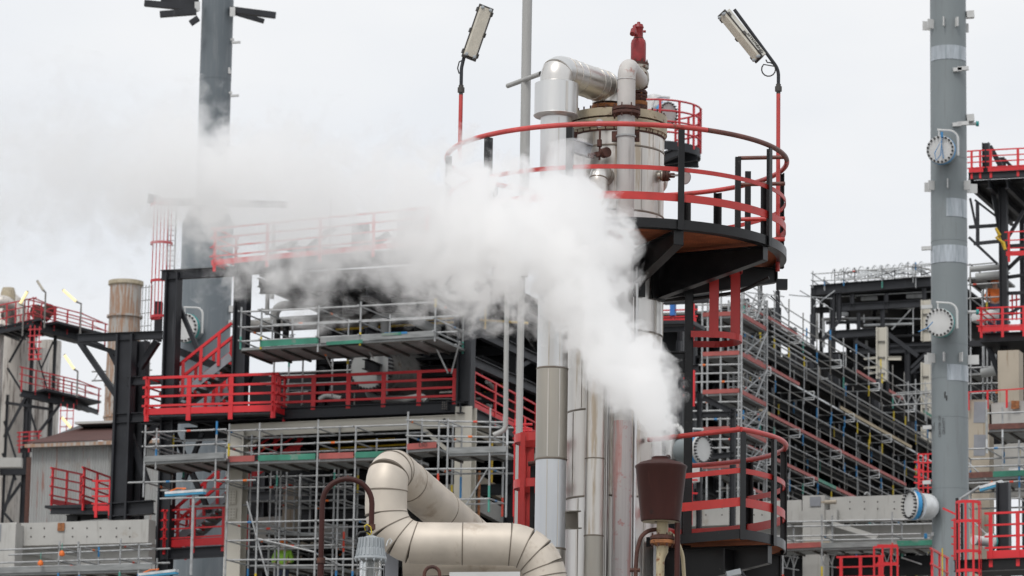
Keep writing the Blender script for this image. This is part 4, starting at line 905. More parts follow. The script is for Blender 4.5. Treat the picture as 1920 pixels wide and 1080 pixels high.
scaf('tall scaffold with red and green toe boards along the beige beam', PF.off(-SV * 1.7), SV * 1.6,
     [(426, 795, 1100), (483, 793, 1100), (593, 787, 1100), (664, 800, 1100), (700, 880, 1100)],
     [(426, 808, 765, 796), (426, 838, 765, 824), (426, 980, 700, 974), (426, 1014, 600, 1010), (426, 1050, 700, 1048), (426, 902, 480, 900)],
     [(428, 869, 766, 858, ((.0, .15, 'board_red'), (.17, .49, 'board_green'), (.51, .7, 'board_red'), (.71, .9, 'board_green')))],
     braces=((463, 940, 505, 1095), (484, 1010, 590, 1035)))
scaf('inner scaffold of thin dark tubes behind the beige column', PF.off(SV * .4), SV * 1.8,
     [(505, 880, 1100), (517, 870, 1100), (535, 885, 1100), (560, 890, 1100), (625, 870, 1100), (645, 880, 1100)],
     [(470, 895, 660, 890), (470, 915, 660, 912), (470, 940, 650, 938), (475, 985, 660, 1015), (475, 1030, 660, 1026), (470, 1000, 640, 1000)],
     [(500, 1000, 585, 1003, ()), (480, 1062, 640, 1066, ())], braces=((480, 985, 640, 1060),))
scaf('corner scaffold bays with small pale deck in front of the beige column', PF.off(-SV * 2.2) , SV * 1.1,
     [(764, 772, 900), (822, 790, 930), (839, 785, 925), (918, 765, 960), (950, 800, 970)],
     [(764, 788, 948, 792), (764, 817, 948, 820), (764, 880, 948, 878), (839, 937, 918, 935)],
     [(764, 846, 822, 842, ((0, .95, 'board_red'),)), (842, 853, 950, 850, ((0, 1, 'deck_metal'),))], braces=((866, 960, 915, 878),))
t2 = bpy.data.objects['scaffold.004']; pb = PF.off(-SV * 2.27)(793, 838); text_part('LSO', .15, 'ink_black', t2, pb + ZZ * .06, -SU, ZZ)
# lone pipes beside the module corner
a = Plane(W(948, 700, 98), XX)
t = thing('drop_pipe', 'pale grey drop pipe with elbow at the right end of the red railing', 'pipe', W(948, 810, 98))
P = fillet([a(951, 470), a(948, 806), a(925, 816)], .2, 5); MB().tube(P, .068, 14).build('pipe_run', 'pole_grey', t)
o = vbar(None, Plane(W(970, 700, 97), XX), 971, 470, 1100, 7.5, 'pole_grey', kind='t', name='grey_pole'); tag(o, 'thin grey pole just left of the thick riser pipe', 'pole')
t = thing('end_cage', 'small red caged ladder landing beside the thin grey pole', 'ladder', W(990, 980, 98))
for z_ in (800, 812, 823, 835): 
    c = W(1005, z_, 98); MB().tube([c + V((-.6 * math.cos(R(a_)), -.45 * math.sin(R(a_)), 0)) for a_ in range(-80, 81, 16)], .03, 8).build('hoop', 'bright_red', t)
for a_ in (-60, -20, 20, 60): c = W(1005, 815, 98) + V((-.6 * math.cos(R(a_)), -.45 * math.sin(R(a_)), 0)); MB().box(c - ZZ * 2.2, c + ZZ * .4, .05, .03).build('cage_strap', 'bright_red', t)

# ================================================================== blue-grey tower behind the left module
TD = 125; tcn = W(396, 400, TD); mt_ = MPP(tcn); T0 = V((tcn.x - 0 * mt_, tcn.y, 0)); zT = lambda y: W(396, y, TD).z
tw = thing('process_tower', 'tall blue grey steel tower with dark beam arms near its top', 'tower', T0)
MB().lathe(T0, [(29.8 * mt_, zT(385)), (29.8 * mt_, zT(150)), (30.0 * mt_, zT(150)), (30 * mt_, zT(-60))], 56).build('upper_shell', 'tower_grey', tw)
T1 = V((W(387, 520, TD).x, T0.y, 0))
MB().lathe(T1, [(48 * mt_, 0), (48 * mt_, zT(420)), (30 * mt_, zT(380))], 64).build('lower_shell', 'tower_grey', tw)
for y in (150,): MB().arcband(V((T0.x, T0.y, zT(y))), 29.9 * mt_, 30.2 * mt_, -.03, .03, 0, 360).build('weld_seam', 'tower_grey', tw)
TP = Plane(T0, XX)
for x0, y0, x1, y1, h_, dy in ((271, 6, 372, 16, 11, -.4), (302, 0, 372, 8, 10, .5), (300, 27, 368, 22, 11, -.7), (357, 44, 372, 34, 10, -.9), (432, 18, 517, 29, 11, -.4), (440, 24, 495, 40, 8, .4), (300, -10, 372, 4, 9, 1)):
    hbar(tw, TP.off(YY * dy), x0, y0, x1, y1, h_, 'dark_steel', name='beam_arm', kind='b')
for x, y in ((370, 12), (436, 22)): hbar(tw, TP.off(-YY * .62), x - 5, y, x + 5, y, 18, 'flange_white', name='gusset_plate', kind='b', wpx=1)
for x, y, wd in ((428, 75, 22), (443, 80, 16), (425, 175, 20), (440, 180, 16), (430, 134, 5), (428, 262, 5), (432, 278, 18)): hbar(tw, TP.off(-YY * .2), x - wd / 2, y, x + wd / 2, y - 1, 4 if wd > 6 else 12, 'flange_white', name='clip', kind='b')
hbar(tw, TP.off(-YY * .9), 278, 372, 302, 376, 16, 'dark_steel', name='beam_arm', kind='b'); hbar(tw, TP.off(-YY * .9), 300, 378, 540, 384, 12, 'dark_steel', name='beam_arm', kind='b')
for y in (640, 667): hbar(tw, TP.off(-YY * .2), 426, y - 60, 442, y - 60, 12, 'flange_white', name='clip', kind='b')
vbar(tw, Plane(T0 - YY * 1.0, XX), 428, 485, 500, 6, 'flange_white', kind='b', name='clip')
def manway(parent, c, ax, rad, gasket='gasket_blue', neck=.4, n=20, plate='flange_white', davit=True, side=1, ps=1.0):
    ax = ax.normalized(); mw = part_empty('manway', parent)
    MB().lathe(c - ax * neck, [(rad * .8, 0), (rad * .8, neck * .75), (rad, neck * .75), (rad, neck * .9)], 40, ax).build('neck_flange', 'column_grey', mw)
    MB().lathe(c - ax * (neck * .1), [(rad * 1.015, -.06), (rad * 1.02, .06)], 40, ax).build('gasket', gasket, mw)
    MB().lathe(c, [(rad, 0), (rad, .06), (rad * .97, .075)], 40, ax).build('cover', plate, mw)
    bolts(mw, c + ax * .02, ax, rad * .90, n, rad * .082, .28, 'bolt_black')
    if davit:
        s = ax.cross(ZZ).normalized() * side; p = c + s * rad * 1.15 - ax * .15
        MB().tube(fillet([p - ZZ * rad * .4, p + ZZ * rad * 1.35, c + ZZ * rad * 1.45 - ax * .0 - s * .1], .25, 6), .035, 8).tube([c + ZZ * rad * 1.45 - s * .05, c + ZZ * rad * 1.0 - s * .05], .02, 8).build('davit', 'flange_white', mw)
    return mw
manway(tw, W(348, 615, TD - 1.35), V((-.5, -1, -.05)), 27 * mt_, 'gasket_teal', neck=.55, side=-1)

# caged ladder by the tower
t = thing('tall_cage_ladder', 'tall red hooped ladder standing left of the blue grey tower', 'ladder', W(300, 640, 112))
LPn = Plane(W(305, 500, 112), XX); cb = LPn(302, 500); mm_ = MPP(cb)
for k in range(6):
    x = 284 + k * 6.6; vbar(t, LPn.off(YY * (-.3 * math.sin(k / 5 * math.pi))), x + 2, 370, 598, 1.7, 'far_red', kind='b', name='cage_strap')
for y in (385, 457, 528, 595):
    c = LPn(303, y); MB().arcband(c, 19 * mm_, 21 * mm_, -.04, .04, 160, 380, 24).build('hoop', 'far_red', t)
for x in (313, 327): vbar(t, LPn.off(YY * .3), x, 370, 640, 2.2, 'galv', kind='b', name='stile')
for k in range(26): hbar(t, LPn.off(YY * .3), 313, 375 + k * 9.5, 327, 375 + k * 9.5, 1.5, 'galv', kind='t', name='rung')
vbar(t, LPn.off(YY * .5), 297, 566, 640, 14, 'dark_steel', name='support'); hbar(t, LPn, 283, 598, 300, 596, 5, 'far_red', kind='b', name='foot')

# ================================================================== far left: chimney, clad vessels with platforms, shed, concrete
CD = 190; c = W(232, 650, CD); mc = MPP(c); zc2 = lambda y: W(232, y, CD).z; C0 = V((c.x, c.y, 0))
ch = thing('chimney', 'rust stained pale steel chimney behind the shed roof', 'chimney', C0)
rB, rT = 32 * mc, 29.5 * mc
MB().lathe(C0, [(rB, 0), (rB, zc2(722)), (rT, zc2(594)), (rT, zc2(537))], 48).build('stack_shell', 'chimney', ch)
for y in (722, 594, 783): MB().lathe(C0, [(rT, zc2(y) - .06), (rT + .12, zc2(y) - .06), (rT + .12, zc2(y) + .04), (rT, zc2(y) + .04)], 48).build('stiffener_ring', 'chimney', ch)
MB().lathe(C0, [(rT, zc2(537)), (rT + .1, zc2(535)), (rT + .1, zc2(528)), (rT - .1, zc2(527)), (rT - .15, zc2(540))], 48, cap=False).build('top_rim', 'flange_tan', ch)
lp = Plane(C0 - YY * .2, XX)
for k in range(4): vbar(ch, lp, 264 + k * 6, 534, 760, 1.2, 'galv_old', kind='b', name='ladder_strap')
for k in range(9): hbar(ch, lp, 264, 540 + k * 24, 283, 538 + k * 24, 1.2, 'galv_old', kind='b', name='ladder_hoop')
hbar(ch, lp, 172, 697, 285, 694, 2.5, 'galv_old', kind='b', name='catwalk'); hbar(ch, lp, 172, 714, 285, 711, 2.5, 'galv_old', kind='b', name='catwalk')
for k in range(5): hbar(ch, lp, 176 + k * 18, 714, 186 + k * 18, 697, 1.5, 'galv_old', kind='b', name='catwalk_lattice')

VD = 200; FPn = Plane(W(60, 800, VD), SU); mv = MPP(FPn.p)
fv = thing('storage_vessels', 'pair of streaked clad vessels in a black braced frame at the far left', 'vessel', V((FPn.p.x, FPn.p.y, 0)))
for x, r_, yt, dd_ in ((18, 46, 612, 3), (-30, 30, 610, -2), (88, 22, 640, 6), (62, 26, 655, 4)):
    c = W(x, 800, VD + dd_); MB().lathe(V((c.x, c.y, 0)), [(r_ * mv, 0), (r_ * mv, W(x, yt, VD + dd_).z)], 40).build('shell', 'far_clad', fv)
c = W(18, 600, VD + 3); MB().lathe(V((c.x, c.y, W(18, 615, VD + 3).z)), [(45 * mv, 0), (38 * mv, .9), (20 * mv, 1.7), (8 * mv, 2)], 40).build('domed_head', 'far_clad', fv)
for c, r_, ax in ((W(70, 585, VD - 1), 14, V((-.3, -1, 0))), (W(18, 585, VD - 1), 13, V((.3, -1, 0))), (W(92, 582, VD), 12, V((.5, -1, .1)))):
    MB().lathe(c, [(r_ * mv * .8, -1.2), (r_ * mv * .8, -.2), (r_ * mv, -.2), (r_ * mv, .1)], 28, ax).build('nozzle', 'rust', fv)
MB().tube(fillet([W(-40, 640, VD - 2), W(-10, 565, VD - 2), W(18, 566, VD - 2), W(20, 600, VD - 1)], 1.2, 8), 12 * mv, 24).build('transfer_pipe', 'far_clad', fv)
MB().lathe(V((W(15, 560, VD).x, W(15, 560, VD).y, W(15, 560, VD).z)), [(14 * mv, -.5), (14 * mv, .3), (11 * mv, .6)], 28).build('head_flange', 'flange_tan', fv)
for (x0, y0, x1, y1, dep) in ((-5, 612, 62, 598, 3.0), (52, 601, 150, 626, 3.5), (40, 728, 144, 752, 3.0)):
    a, b = W(x0, y0, VD - 3), W(x1, y1, VD - 3 + (2 if x0 > 0 else 0)); dv_ = V((.3, 1, 0)).normalized() * dep
    m = MB(); m.box(a + dv_ / 2, b + dv_ / 2, dep, .12)
    for k in range(7): p = a.lerp(b, k / 6) - ZZ * .2; m.ibeam(p, p + dv_, .15, .25)
    m.ibeam(a - ZZ * .25, b - ZZ * .25, .2, .35); m.build('platform_deck', 'dark_steel', fv, smooth=False)
    guard(fv, a, b, 4, h=1.15, bars=3, mt='far_red', toe=.0, pw=.07, bw=.05); guard(fv, a + dv_, b + dv_, 4, h=1.15, bars=3, mt='far_red', toe=0, pw=.07, bw=.05); guard(fv, b, b + dv_, 1, h=1.15, bars=3, mt='far_red', toe=0, pw=.07, bw=.05)
for x, y0, y1, w_ in ((55, 600, 980, 7), (102, 625, 735, 6), (45, 740, 1000, 8), (95, 735, 830, 8), (9, 740, 1000, 5)): vbar(fv, Plane(W(60, 800, VD - 1.5), XX), x, y0, y1, w_, 'dark_steel', kind='h')
for a in ((50, 622, 17, 680, 4), (14, 690, 46, 742, 4), (48, 745, 8, 820, 5), (60, 632, 90, 735, 3), (100, 640, 78, 690, 3), (50, 752, 75, 830, 4), (115, 755, 70, 815, 5), (5, 850, 30, 900, 5), (35, 862, 8, 960, 5), (10, 755, 100, 768, 5), (0, 885, 55, 885, 12), (8, 790, 30, 860, 4), (5, 955, 40, 905, 5), (8, 962, 28, 985, 5)): hbar(fv, Plane(W(60, 800, VD - 1.6), XX), *a, 'dark_steel', kind='b', name='brace')
for x, y0, y1 in ((56, 610, 676), (64, 610, 676), (73, 612, 676)): vbar(fv, Plane(W(60, 800, VD - 3.5), XX), x, y0, y1, 2, 'far_red', kind='b', name='ladder_strap')
for y in (618, 630, 642, 654, 665, 674): hbar(fv, Plane(W(60, 800, VD - 3.5), XX), 53, y, 78, y - 1, 2.2, 'far_red', kind='b', name='ladder_hoop')
for x in (112, 124, 136): vbar(fv, Plane(W(60, 800, VD - 2.5), XX), x, 757, 880, 1.6, 'far_red', kind='b', name='ladder_strap')
for y in (770, 785, 800, 815, 828): hbar(fv, Plane(W(60, 800, VD - 2.5), XX), 112, y, 137, y, 1.6, 'far_red', kind='b', name='ladder_hoop')
hbar(fv, Plane(W(60, 800, VD - 2.8), XX), 34, 845, 70, 843, 8, 'dark_steel', name='platform_beam'); guard(fv, W(36, 842, VD - 3.4), W(72, 840, VD - 3), 2, h=.9, bars=4, mt='far_red', toe=0, pw=.06, bw=.06)
vbar(fv, Plane(W(60, 800, VD - 4), XX), 54, 858, 1000, 14, 'rust', kind='t', name='rusty_pipe'); hbar(fv, Plane(W(60, 800, VD - 3), XX), 0, 868, 42, 868, 18, 'concrete', kind='b', name='concrete_ledge')
for i, (x0, y0, x1, y1, px_, py_, lb) in enumerate(((38, 570, 52, 546, 42, 630, 'lit yellow tube lamp at the far left, leaning right over the vessel platform'), (70, 526, 82, 545, 83, 615, 'unlit pale tube lamp on a tall thin post above the vessel platform'), (118, 543, 144, 566, 150, 630, 'lit yellow tube lamp on the right corner post of the top vessel platform'), (121, 665, 140, 693, 144, 745, 'lit yellow tube lamp above the middle vessel platform'), (116, 782, 134, 803, 137, 830, 'lit yellow tube lamp low beside the hooped ladder and the shed roof'))):
    Lp = Plane(W(100, 600, VD - 3.2), XX); q = Lp(px_, py_); t = thing('walkway_lamp', lb, 'lamp', q, 'tube lamps on the far left vessels')
    e = Lp(x1 if px_ > x1 else x0, y1 if px_ > x1 else y0); 
    MB().tube([q, V((q.x, q.y, e.z - .1)), e], .05, 8).build('post', 'galv_old', t)
    MB().box(Lp(x0, y0), Lp(x1, y1), .2, .12).build('housing', 'galv_old', t, smooth=False)
    d_ = V((0, -.1, -.02)); MB().tube([Lp(x0 + (x1 - x0) * .04, y0 + (y1 - y0) * .04) + d_, Lp(x1 - (x1 - x0) * .04, y1 - (y1 - y0) * .04) + d_], .075, 10).build('tube', 'lit_tube' if i != 1 else 'diffuser', t)

SDp = Plane(W(215, 900, 150), SU)
sh = thing('shed', 'weathered corrugated shed with brown roof behind the concrete wall', 'building', V((SDp.p.x, SDp.p.y, 0)))
a, b = SDp(60, 832), SDp(330, 822); a0, b0 = V((a.x, a.y, 0)), V((b.x, b.y, 0)); dep = SV * 9
m = MB(); nC = 110
for i in range(nC + 1):   # corrugated wall
    p = a.lerp(b, i / nC) - SV * (.05 if i % 2 else 0); m.v += [V((p.x, p.y, 0)), V((p.x, p.y, a.z))]
for i in range(nC): m.f.append((i * 2, i * 2 + 2, i * 2 + 3, i * 2 + 1))
wallp = m.build('front_wall', 'shed_clad', sh, smooth=False)
MB().add([a0 + dep, a + dep + ZZ * 0, a, a0], [(0, 1, 2, 3)]).add([a, a + dep, a + dep * .5 + ZZ * 1.45], [(0, 1, 2)]).build('gable_wall', 'shed_clad', sh, smooth=False)
rg = a + dep * .5 + ZZ * 1.5 + (b - a).normalized() * 1.2; rg2 = b + dep * .5 + ZZ * 1.5
m = MB(); e0 = a - SV * .3 - ZZ * .02
A_, B_ = a - SV * .4 - ZZ * .05 - (b - a).normalized() * .1, b - SV * .4 - ZZ * .05
for i in range(nC + 1):
    u = i / nC; p, q = A_.lerp(B_, u), rg.lerp(rg2, u); h_ = ZZ * (.06 if i % 2 else 0); m.v += [p + h_, q + h_]
for i in range(nC): m.f.append((i * 2, i * 2 + 2, i * 2 + 3, i * 2 + 1))
m.build('roof', 'roof_brown', sh, smooth=False)
MB().box(A_ - ZZ * .1, B_ - ZZ * .1, .16, .14).build('gutter', 'chimney', sh, smooth=False)
MB().box(SDp.off(SV * 2.5)(150, 796), SDp.off(SV * 2.5)(330, 790), 1.0, .10).build('roof_monitor', 'concrete', sh, smooth=False)
MB().box(SDp.off(SV * 2.7)(160, 800), SDp.off(SV * 2.7)(330, 795), .8, .14).build('roof_vent', 'shaded_steel', sh, smooth=False)
MB().tube([SDp.off(-SV * .15)(208, 830), SDp.off(-SV * .15)(207, 985)], .05, 8).build('downpipe', 'galv_old', sh)

# red railed landings in front of the shed
KP = Plane(W(95, 950, 112), SV)
ld = thing('landing_platform', 'small black landing with stepped red guardrails in front of the shed', 'platform', V((KP.p.x, KP.p.y, 0)))
guard(ld, KP(97, 945), KP(150, 955), 2, mt='bright_red'); KP2 = Plane(W(154, 944, 111), SV); guard(ld, KP2(156, 945), KP2(205, 962), 2, mt='bright_red'); KP3 = Plane(W(180, 944, 109), SU); guard(ld, KP3(180, 958), KP3(206, 958), 1, mt='bright_red', h=.9)
q = Plane(W(95, 950, 112), SU); MB().box(q(95, 953) + SV * .9, q(210, 950) + SV * .9, 2.6, .08).build('deck', 'dark_steel', ld, smooth=False)
hbar(ld, q.off(-SV * .4), 95, 958, 210, 958, 12, 'dark_steel'); hbar(ld, q.off(SV * 1.2), 125, 972, 210, 966, 12, 'black_paint'); vbar(ld, q.off(SV * 1.2), 140, 968, 1090, 14, 'black_paint')
# concrete pipe rack at the left
CP = Plane(W(280, 1000, 107), SU)
cb_ = thing('concrete_rack', 'pale precast concrete beams with tie holes at the lower left', 'wall', V((CP.p.x, CP.p.y, 0)))
def cbeam(parent, pl, x0, y0, x1, y1, h_, wpx=30, mt='concrete', name='beam'): return hbar(parent, pl, x0, y0, x1, y1, h_, mt, kind='b', wpx=wpx, name=name)
cbeam(cb_, CP, 38, 1004, 285, 997, 43); cbeam(cb_, CP.off(-SV * .3), -60, 1010, 37, 1006, 50, mt='concrete'); cbeam(cb_, CP.off(SV * .6), 30, 1043, 285, 1038, 38); vbar(cb_, CP.off(-SV * .5), 18, 985, 1120, 36, 'concrete', kind='b', dpx=30)
cbeam(cb_, CP.off(SV * .3), 36, 1028, 185, 1060, 14, wpx=10, name='haunch'); cbeam(cb_, CP.off(-SV * .5), -5, 1001, 9, 1001, 32, wpx=32, mt='plate_grey', name='patch')
MB().box(CP.off(-SV * .27)(108, 988), CP.off(-SV * .27)(121, 988), .02, .24).build('steel_insert', 'rust_orange', cb_, smooth=False)
def tie_holes(parent, pl, pts, back):
    m = MB(); n = -pl.n if (-pl.n).dot(CAM - pl.p) > 0 else pl.n
    for x, y in pts: m.lathe(pl(x, y) + n * back, [(.028, 0), (.02, .006)], 10, n)
    m.build('tie_holes', 'lamp_trim', parent, smooth=False)
tie_holes(cb_, CP, [(x, y) for x in (65, 90, 143, 170, 195, 225, 250) for y in (992, 1008)], .24)
scaf('low scaffold railing in front of the left concrete beams', CP.off(-SV * 2.6), SV * 1.2,
     [(110, 1015, 1100), (149, 1027, 1100), (225, 1010, 1100), (260, 1020, 1100)],
     [(-20, 1032, 285, 1020), (-20, 1056, 285, 1047)], [(-20, 1078, 285, 1070, ((0, 1, 'deck_metal'),))], group='scaffolds at the edges')
for x, y, lb in ((116, 1038, 'orange chain hoist hanging from the low scaffold railing'), (76, 1056, 'smaller orange lifting clamp hanging further left on the low railing')):
    q = CP.off(-SV * 2.8)(x, y); t = thing('chain_hoist', lb, 'hoist', q); MB().lathe(q, [(.02, -.08), (.075, -.06), (.085, 0), (.06, .06), (.02, .09)], 12).build('body', 'orange', t); MB().tube([q + ZZ * .08, q + ZZ * .3], .012, 6).build('chain', 'tape_green', t)
# blue topped LED lamps on grey poles
def led_lamp(lb, x0, y0, x1, y1, px_, py0, py1, D, arm=None):
    pl = Plane(W(x0, y0, D), SU); q = pl(px_, py1); t = thing('work_lamp', lb, 'lamp', V((q.x, q.y, 0)), 'work lamps with blue film')
    a, b = pl(x0, y0), pl(x1, y1); MB().box(a, b, .22, .07).build('housing', 'galv_bright', t, smooth=False); MB().box(a - ZZ * .065, b - ZZ * .065, .2, .055).build('blue_film', 'lamp_blue', t, smooth=False)
    P = [V((q.x, q.y, q.z)), V((q.x, q.y, pl(px_, py0).z))] + ([pl(*arm)] if arm else []); MB().tube(P, .04, 10).build('post', 'galv', t)
    MB().tube([a + V((.1, 0, .06)), a + V((.3, -.05, .14)), a.lerp(b, .5) + ZZ * .1, a + V((.4, .05, .08))], .02, 6).build('orange_cord', 'orange', t)
led_lamp('work lamp with blue film and orange cord left of the beige column', 312, 925, 384, 920, 358, 928, 1078, 101); led_lamp('work lamp with orange cord at the bottom left edge', 262, 1078, 332, 1070, 300, 1075, 1200, 100)
led_lamp('work lamp with blue film on a bent arm at the right', 1838, 915, 1880, 903, 1802, 935, 1100, 92, arm=(1838, 912))
# ================================================================== right: grey column with manways
KD = 100; kc = W(1780, 540, KD); mk = MPP(kc); K0 = V((kc.x, kc.y, 0)); zK = lambda y: W(1780, y, KD).z
kt = thing('grey_column', 'tall plain grey steel column with two round manways at the right', 'column', K0); KR = 34 * mk
ys = [1400, 918, 785, 712, 648, 455, 300, -80]
for i in range(len(ys) - 1):
    a, b = max(0, zK(ys[i])), zK(ys[i + 1]); MB().lathe(K0, [(KR, a + (.012 if i else 0)), (KR, b)], 64, cap=(i == 6)).build('shell_course', 'column_grey', kt)
    if i: MB().lathe(K0, [(KR, a - .003), (KR + .006, a), (KR + .006, a + .012), (KR, a + .015)], 64, cap=False).build('weld_seam', 'column_grey', kt)
for y0, y1, a0, a1 in ((92, 118, -165, -20), (378, 412, -105, -20), (465, 497, -190, 10), (688, 718, -105, -5)): MB().arcband(K0, KR + .004, KR + .012, zK(y1), zK(y0), a0, a1, 40).build('film_wrap', 'film', kt)
manway(kt, W(1764, 281, KD - 1.05), V((-.36, -1, -.03)), 26.5 * mk, neck=.6, side=-1); manway(kt, W(1762, 605, KD - 1.05), V((-.36, -1, -.03)), 26.5 * mk, 'gasket_teal', neck=.6, side=-1)
mw = manway(kt, W(1711, 947, KD - .5), V((-1, -.42, 0)), 27 * mk, neck=.28, n=22, davit=False)
MB().lathe(W(1712, 948, KD - .7) + V((.18, .1, 0)), [(24 * mk, 0), (24 * mk, .25), (22 * mk, .4), (14 * mk, .52), (4 * mk, .58)], 40, V((1, .55, 0))).build('neck_dome', 'galv_bright', mw)
MB().tube(arc(W(1716, 921, KD - .7), 5 * mk, 0, 200, 8, RT, ZZ), .03, 8).build('lifting_eye', 'column_grey', mw)
for c_ in ((1765, 281), (1762, 605)):
    p = W(c_[0] + 1, c_[1] - 24, KD - 1.25)
    if c_[1] < 400: MB().tube([p, p + V((-.03, 0, -.5)), p + V((-.16, 0, -.66)), p + V((-.2, 0, -.45)), p + V((-.02, 0, -.1)), p + V((.04, 0, -.6))], .014, 6).box(p, p + ZZ * .14, .06, .05).build('blue_rope', 'tape_blue', kt)
    else: MB().tube([p + V((-.2, 0, -.33)), p + V((-.35, 0, -.5)), p + V((-.6, -.02, -.62))], .014, 6).build('blue_rope', 'tape_blue', kt)
def fin(x, y, a, wd=.22, h=.2, t=.03):   # gusset plates welded to the shell
    q = W(x, y, KD); e = V((math.cos(R(a)), math.sin(R(a)), 0)); p = V((K0.x, K0.y, q.z)) + e * KR
    MB().box(p, p + e * wd, t, h).build('gusset_plate', 'flange_white', kt, smooth=False)
for y in (48, 52): pass
for y, sp in ((50, ((-175, .22), (-150, .2), (-108, .16), (-72, .16), (12, .1))), (352, ((-178, .18), (-150, .2), (-100, .15), (-40, .2), (5, .3))), (675, ((-178, .2), (-150, .26), (-112, .16), (-65, .16), (-10, .3)))):
    for a, wd in sp: fin(0 + 1780, y, a, wd, .26)
for x0, x1, y in ((1795, 1816, 129), (1787, 1803, 131), (1795, 1816, 232), (1786, 1802, 234), (1812, 1826, 28), (1812, 1826, 222), (1728, 1746, 466), (1727, 1748, 576), (1730, 1746, 802), (1730, 1745, 905), (1746, 1760, 1002)):
    hbar(kt, Plane(K0 - YY * (.54 if 1750 < x0 < 1810 else .1), XX), x0, y, x1, y - 1, 7 if y not in (28, 222) else 13, 'flange_white', kind='b', name='clip')
for x0, x1, y, g_ in ((1812, 1832, 232, 'gasket_teal'), (1812, 1832, 585, 'gasket_teal'), (1735, 1752, 1005, 'gasket_blue')):
    MB().tube([W(x0, y, KD), W(x1, y, KD)], .045, 12).build('small_nozzle', 'flange_white', kt); xe = x1 if g_ == 'gasket_teal' else x0
    MB().tube([W(xe - 2, y, KD), W(xe + 3, y, KD)], .075, 14).build('nozzle_cap', g_, kt)
def curved_text(s, size, x, y):   # stencil reading upwards
    q = W(x, y, KD); dx = (q.x - K0.x); p = V((q.x, K0.y - math.sqrt(max(.01, KR ** 2 - dx * dx)) - .012, q.z)); nrm = V((dx, -(math.sqrt(max(.01, KR ** 2 - dx * dx))), 0)).normalized()
    text_part(s, size, 'ink', kt, p, ZZ, V((-nrm.y * -1, nrm.x * -1, 0)) * -1 if 0 else nrm.cross(ZZ) * (1 if nrm.cross(ZZ).x < 0 else -1))
curved_text('CENTER OF', .115, 1759, 803); curved_text('GRAVITY', .115, 1766, 803)
q = W(1750, 802, KD); dx = q.x - K0.x; p = V((q.x, K0.y - math.sqrt(KR ** 2 - dx * dx) - .01, q.z))
MB().box(p - ZZ * .12, p + ZZ * .12, .012, .006, up=YY).box(p - RT * .05, p + RT * .05, .012, .006, up=YY).tube([p + RT * (.045 * math.cos(R(a))) + ZZ * (.06 * math.sin(R(a))) for a in range(0, 360, 45)], .006, 5, closed=True).build('stencil_mark', 'ink', kt)
for x, y, h_ in ((1768, 745, .17), (1771, 751, .13), (1757, 838, .0), (1757, 868, .0)):
    if h_:
        q = W(x, y, KD); dx = q.x - K0.x; p = V((q.x, K0.y - math.sqrt(KR ** 2 - dx * dx) - .01, q.z)); MB().box(p - ZZ * h_ / 2, p + ZZ * h_ / 2, .035, .006, up=YY).build('stencil_mark', 'ink_black', kt, smooth=False)

# ================================================================== right: long scaffolded pipe-rack wall receding to the right
WL = Plane(W(1395, 545, 150), SV); W0 = WL.p
def RW(v, b, z): return V((W0.x, W0.y, 0)) + SV * v + SU * b + ZZ * z
rk = thing('pipe_rack', 'long black steel rack wall behind the receding scaffold on the right', 'structure', RW(0, 3, 0))
zW = lambda y: WL(1395, y).z
ztop_ = zW(585); lifts = [zW(y) for y in (573, 668, 757, 838, 915, 990, 1060)]
for k, z_ in enumerate([ztop_] + lifts[1:]):
    MB().box(RW(-2, 6.7, z_ - .3), RW(44, 6.7, z_ - .3), 11, .1).build('floor_deck', 'shaded_steel' if k else 'galv_old', rk, smooth=False)
    MB().ibeam(RW(-2, 1.3, z_ - .5), RW(44, 1.3, z_ - .5), .2, .36).build('beam', 'shaded_steel', rk)
v_ = -2
while v_ < 45:
    MB().ibeam(RW(v_, 1.6, 0), RW(v_, 1.6, ztop_ + (1.6 if int(v_ / 3.8) % 2 else 0)), .32, .34, up=SU).build('column', 'dark_steel', rk)
    MB().box(RW(v_ + .3, 2.2, lifts[2]), RW(v_ + 2.4, 2.2, lifts[0] - .4), .22, .26).build('brace', 'dark_steel', rk); MB().box(RW(v_ + 2.8, 2.4, lifts[4]), RW(v_ + .6, 2.4, lifts[2] - .4), .22, .26).build('brace', 'dark_steel', rk); v_ += 3.8
MB().box(RW(21, 3.2, 0), RW(21, 3.2, ztop_ - .4), 46, .1, up=SU).build('dark_backing', 'shaded_steel', rk, smooth=False)  # added dark sheet that gives the rack its black, unlit inside
MB().box(RW(21, 6.8, ztop_ - .1), RW(21, 6.8, ztop_ + .25), 40, 7, up=SU).build('roof_sheets', 'galv_old', rk, smooth=False)
for i in range(7): MB().tube([RW(4 + i * 2.1, 3.2, ztop_ + .5 + .1 * (i % 3)), RW(5 + i * 2.1, 9, ztop_ + .5 + .1 * (i % 3))], .22, 14).build('insulated_pipe', 'galv_bright', rk)
ws = thing('scaffold', 'huge scaffold wall with stepped decks and red toe boards receding to the right', 'scaffold', RW(0, 0, 0), 'scaffolds on the right')
nb = 19; bay = 2.3
lv = list(enumerate(lifts))
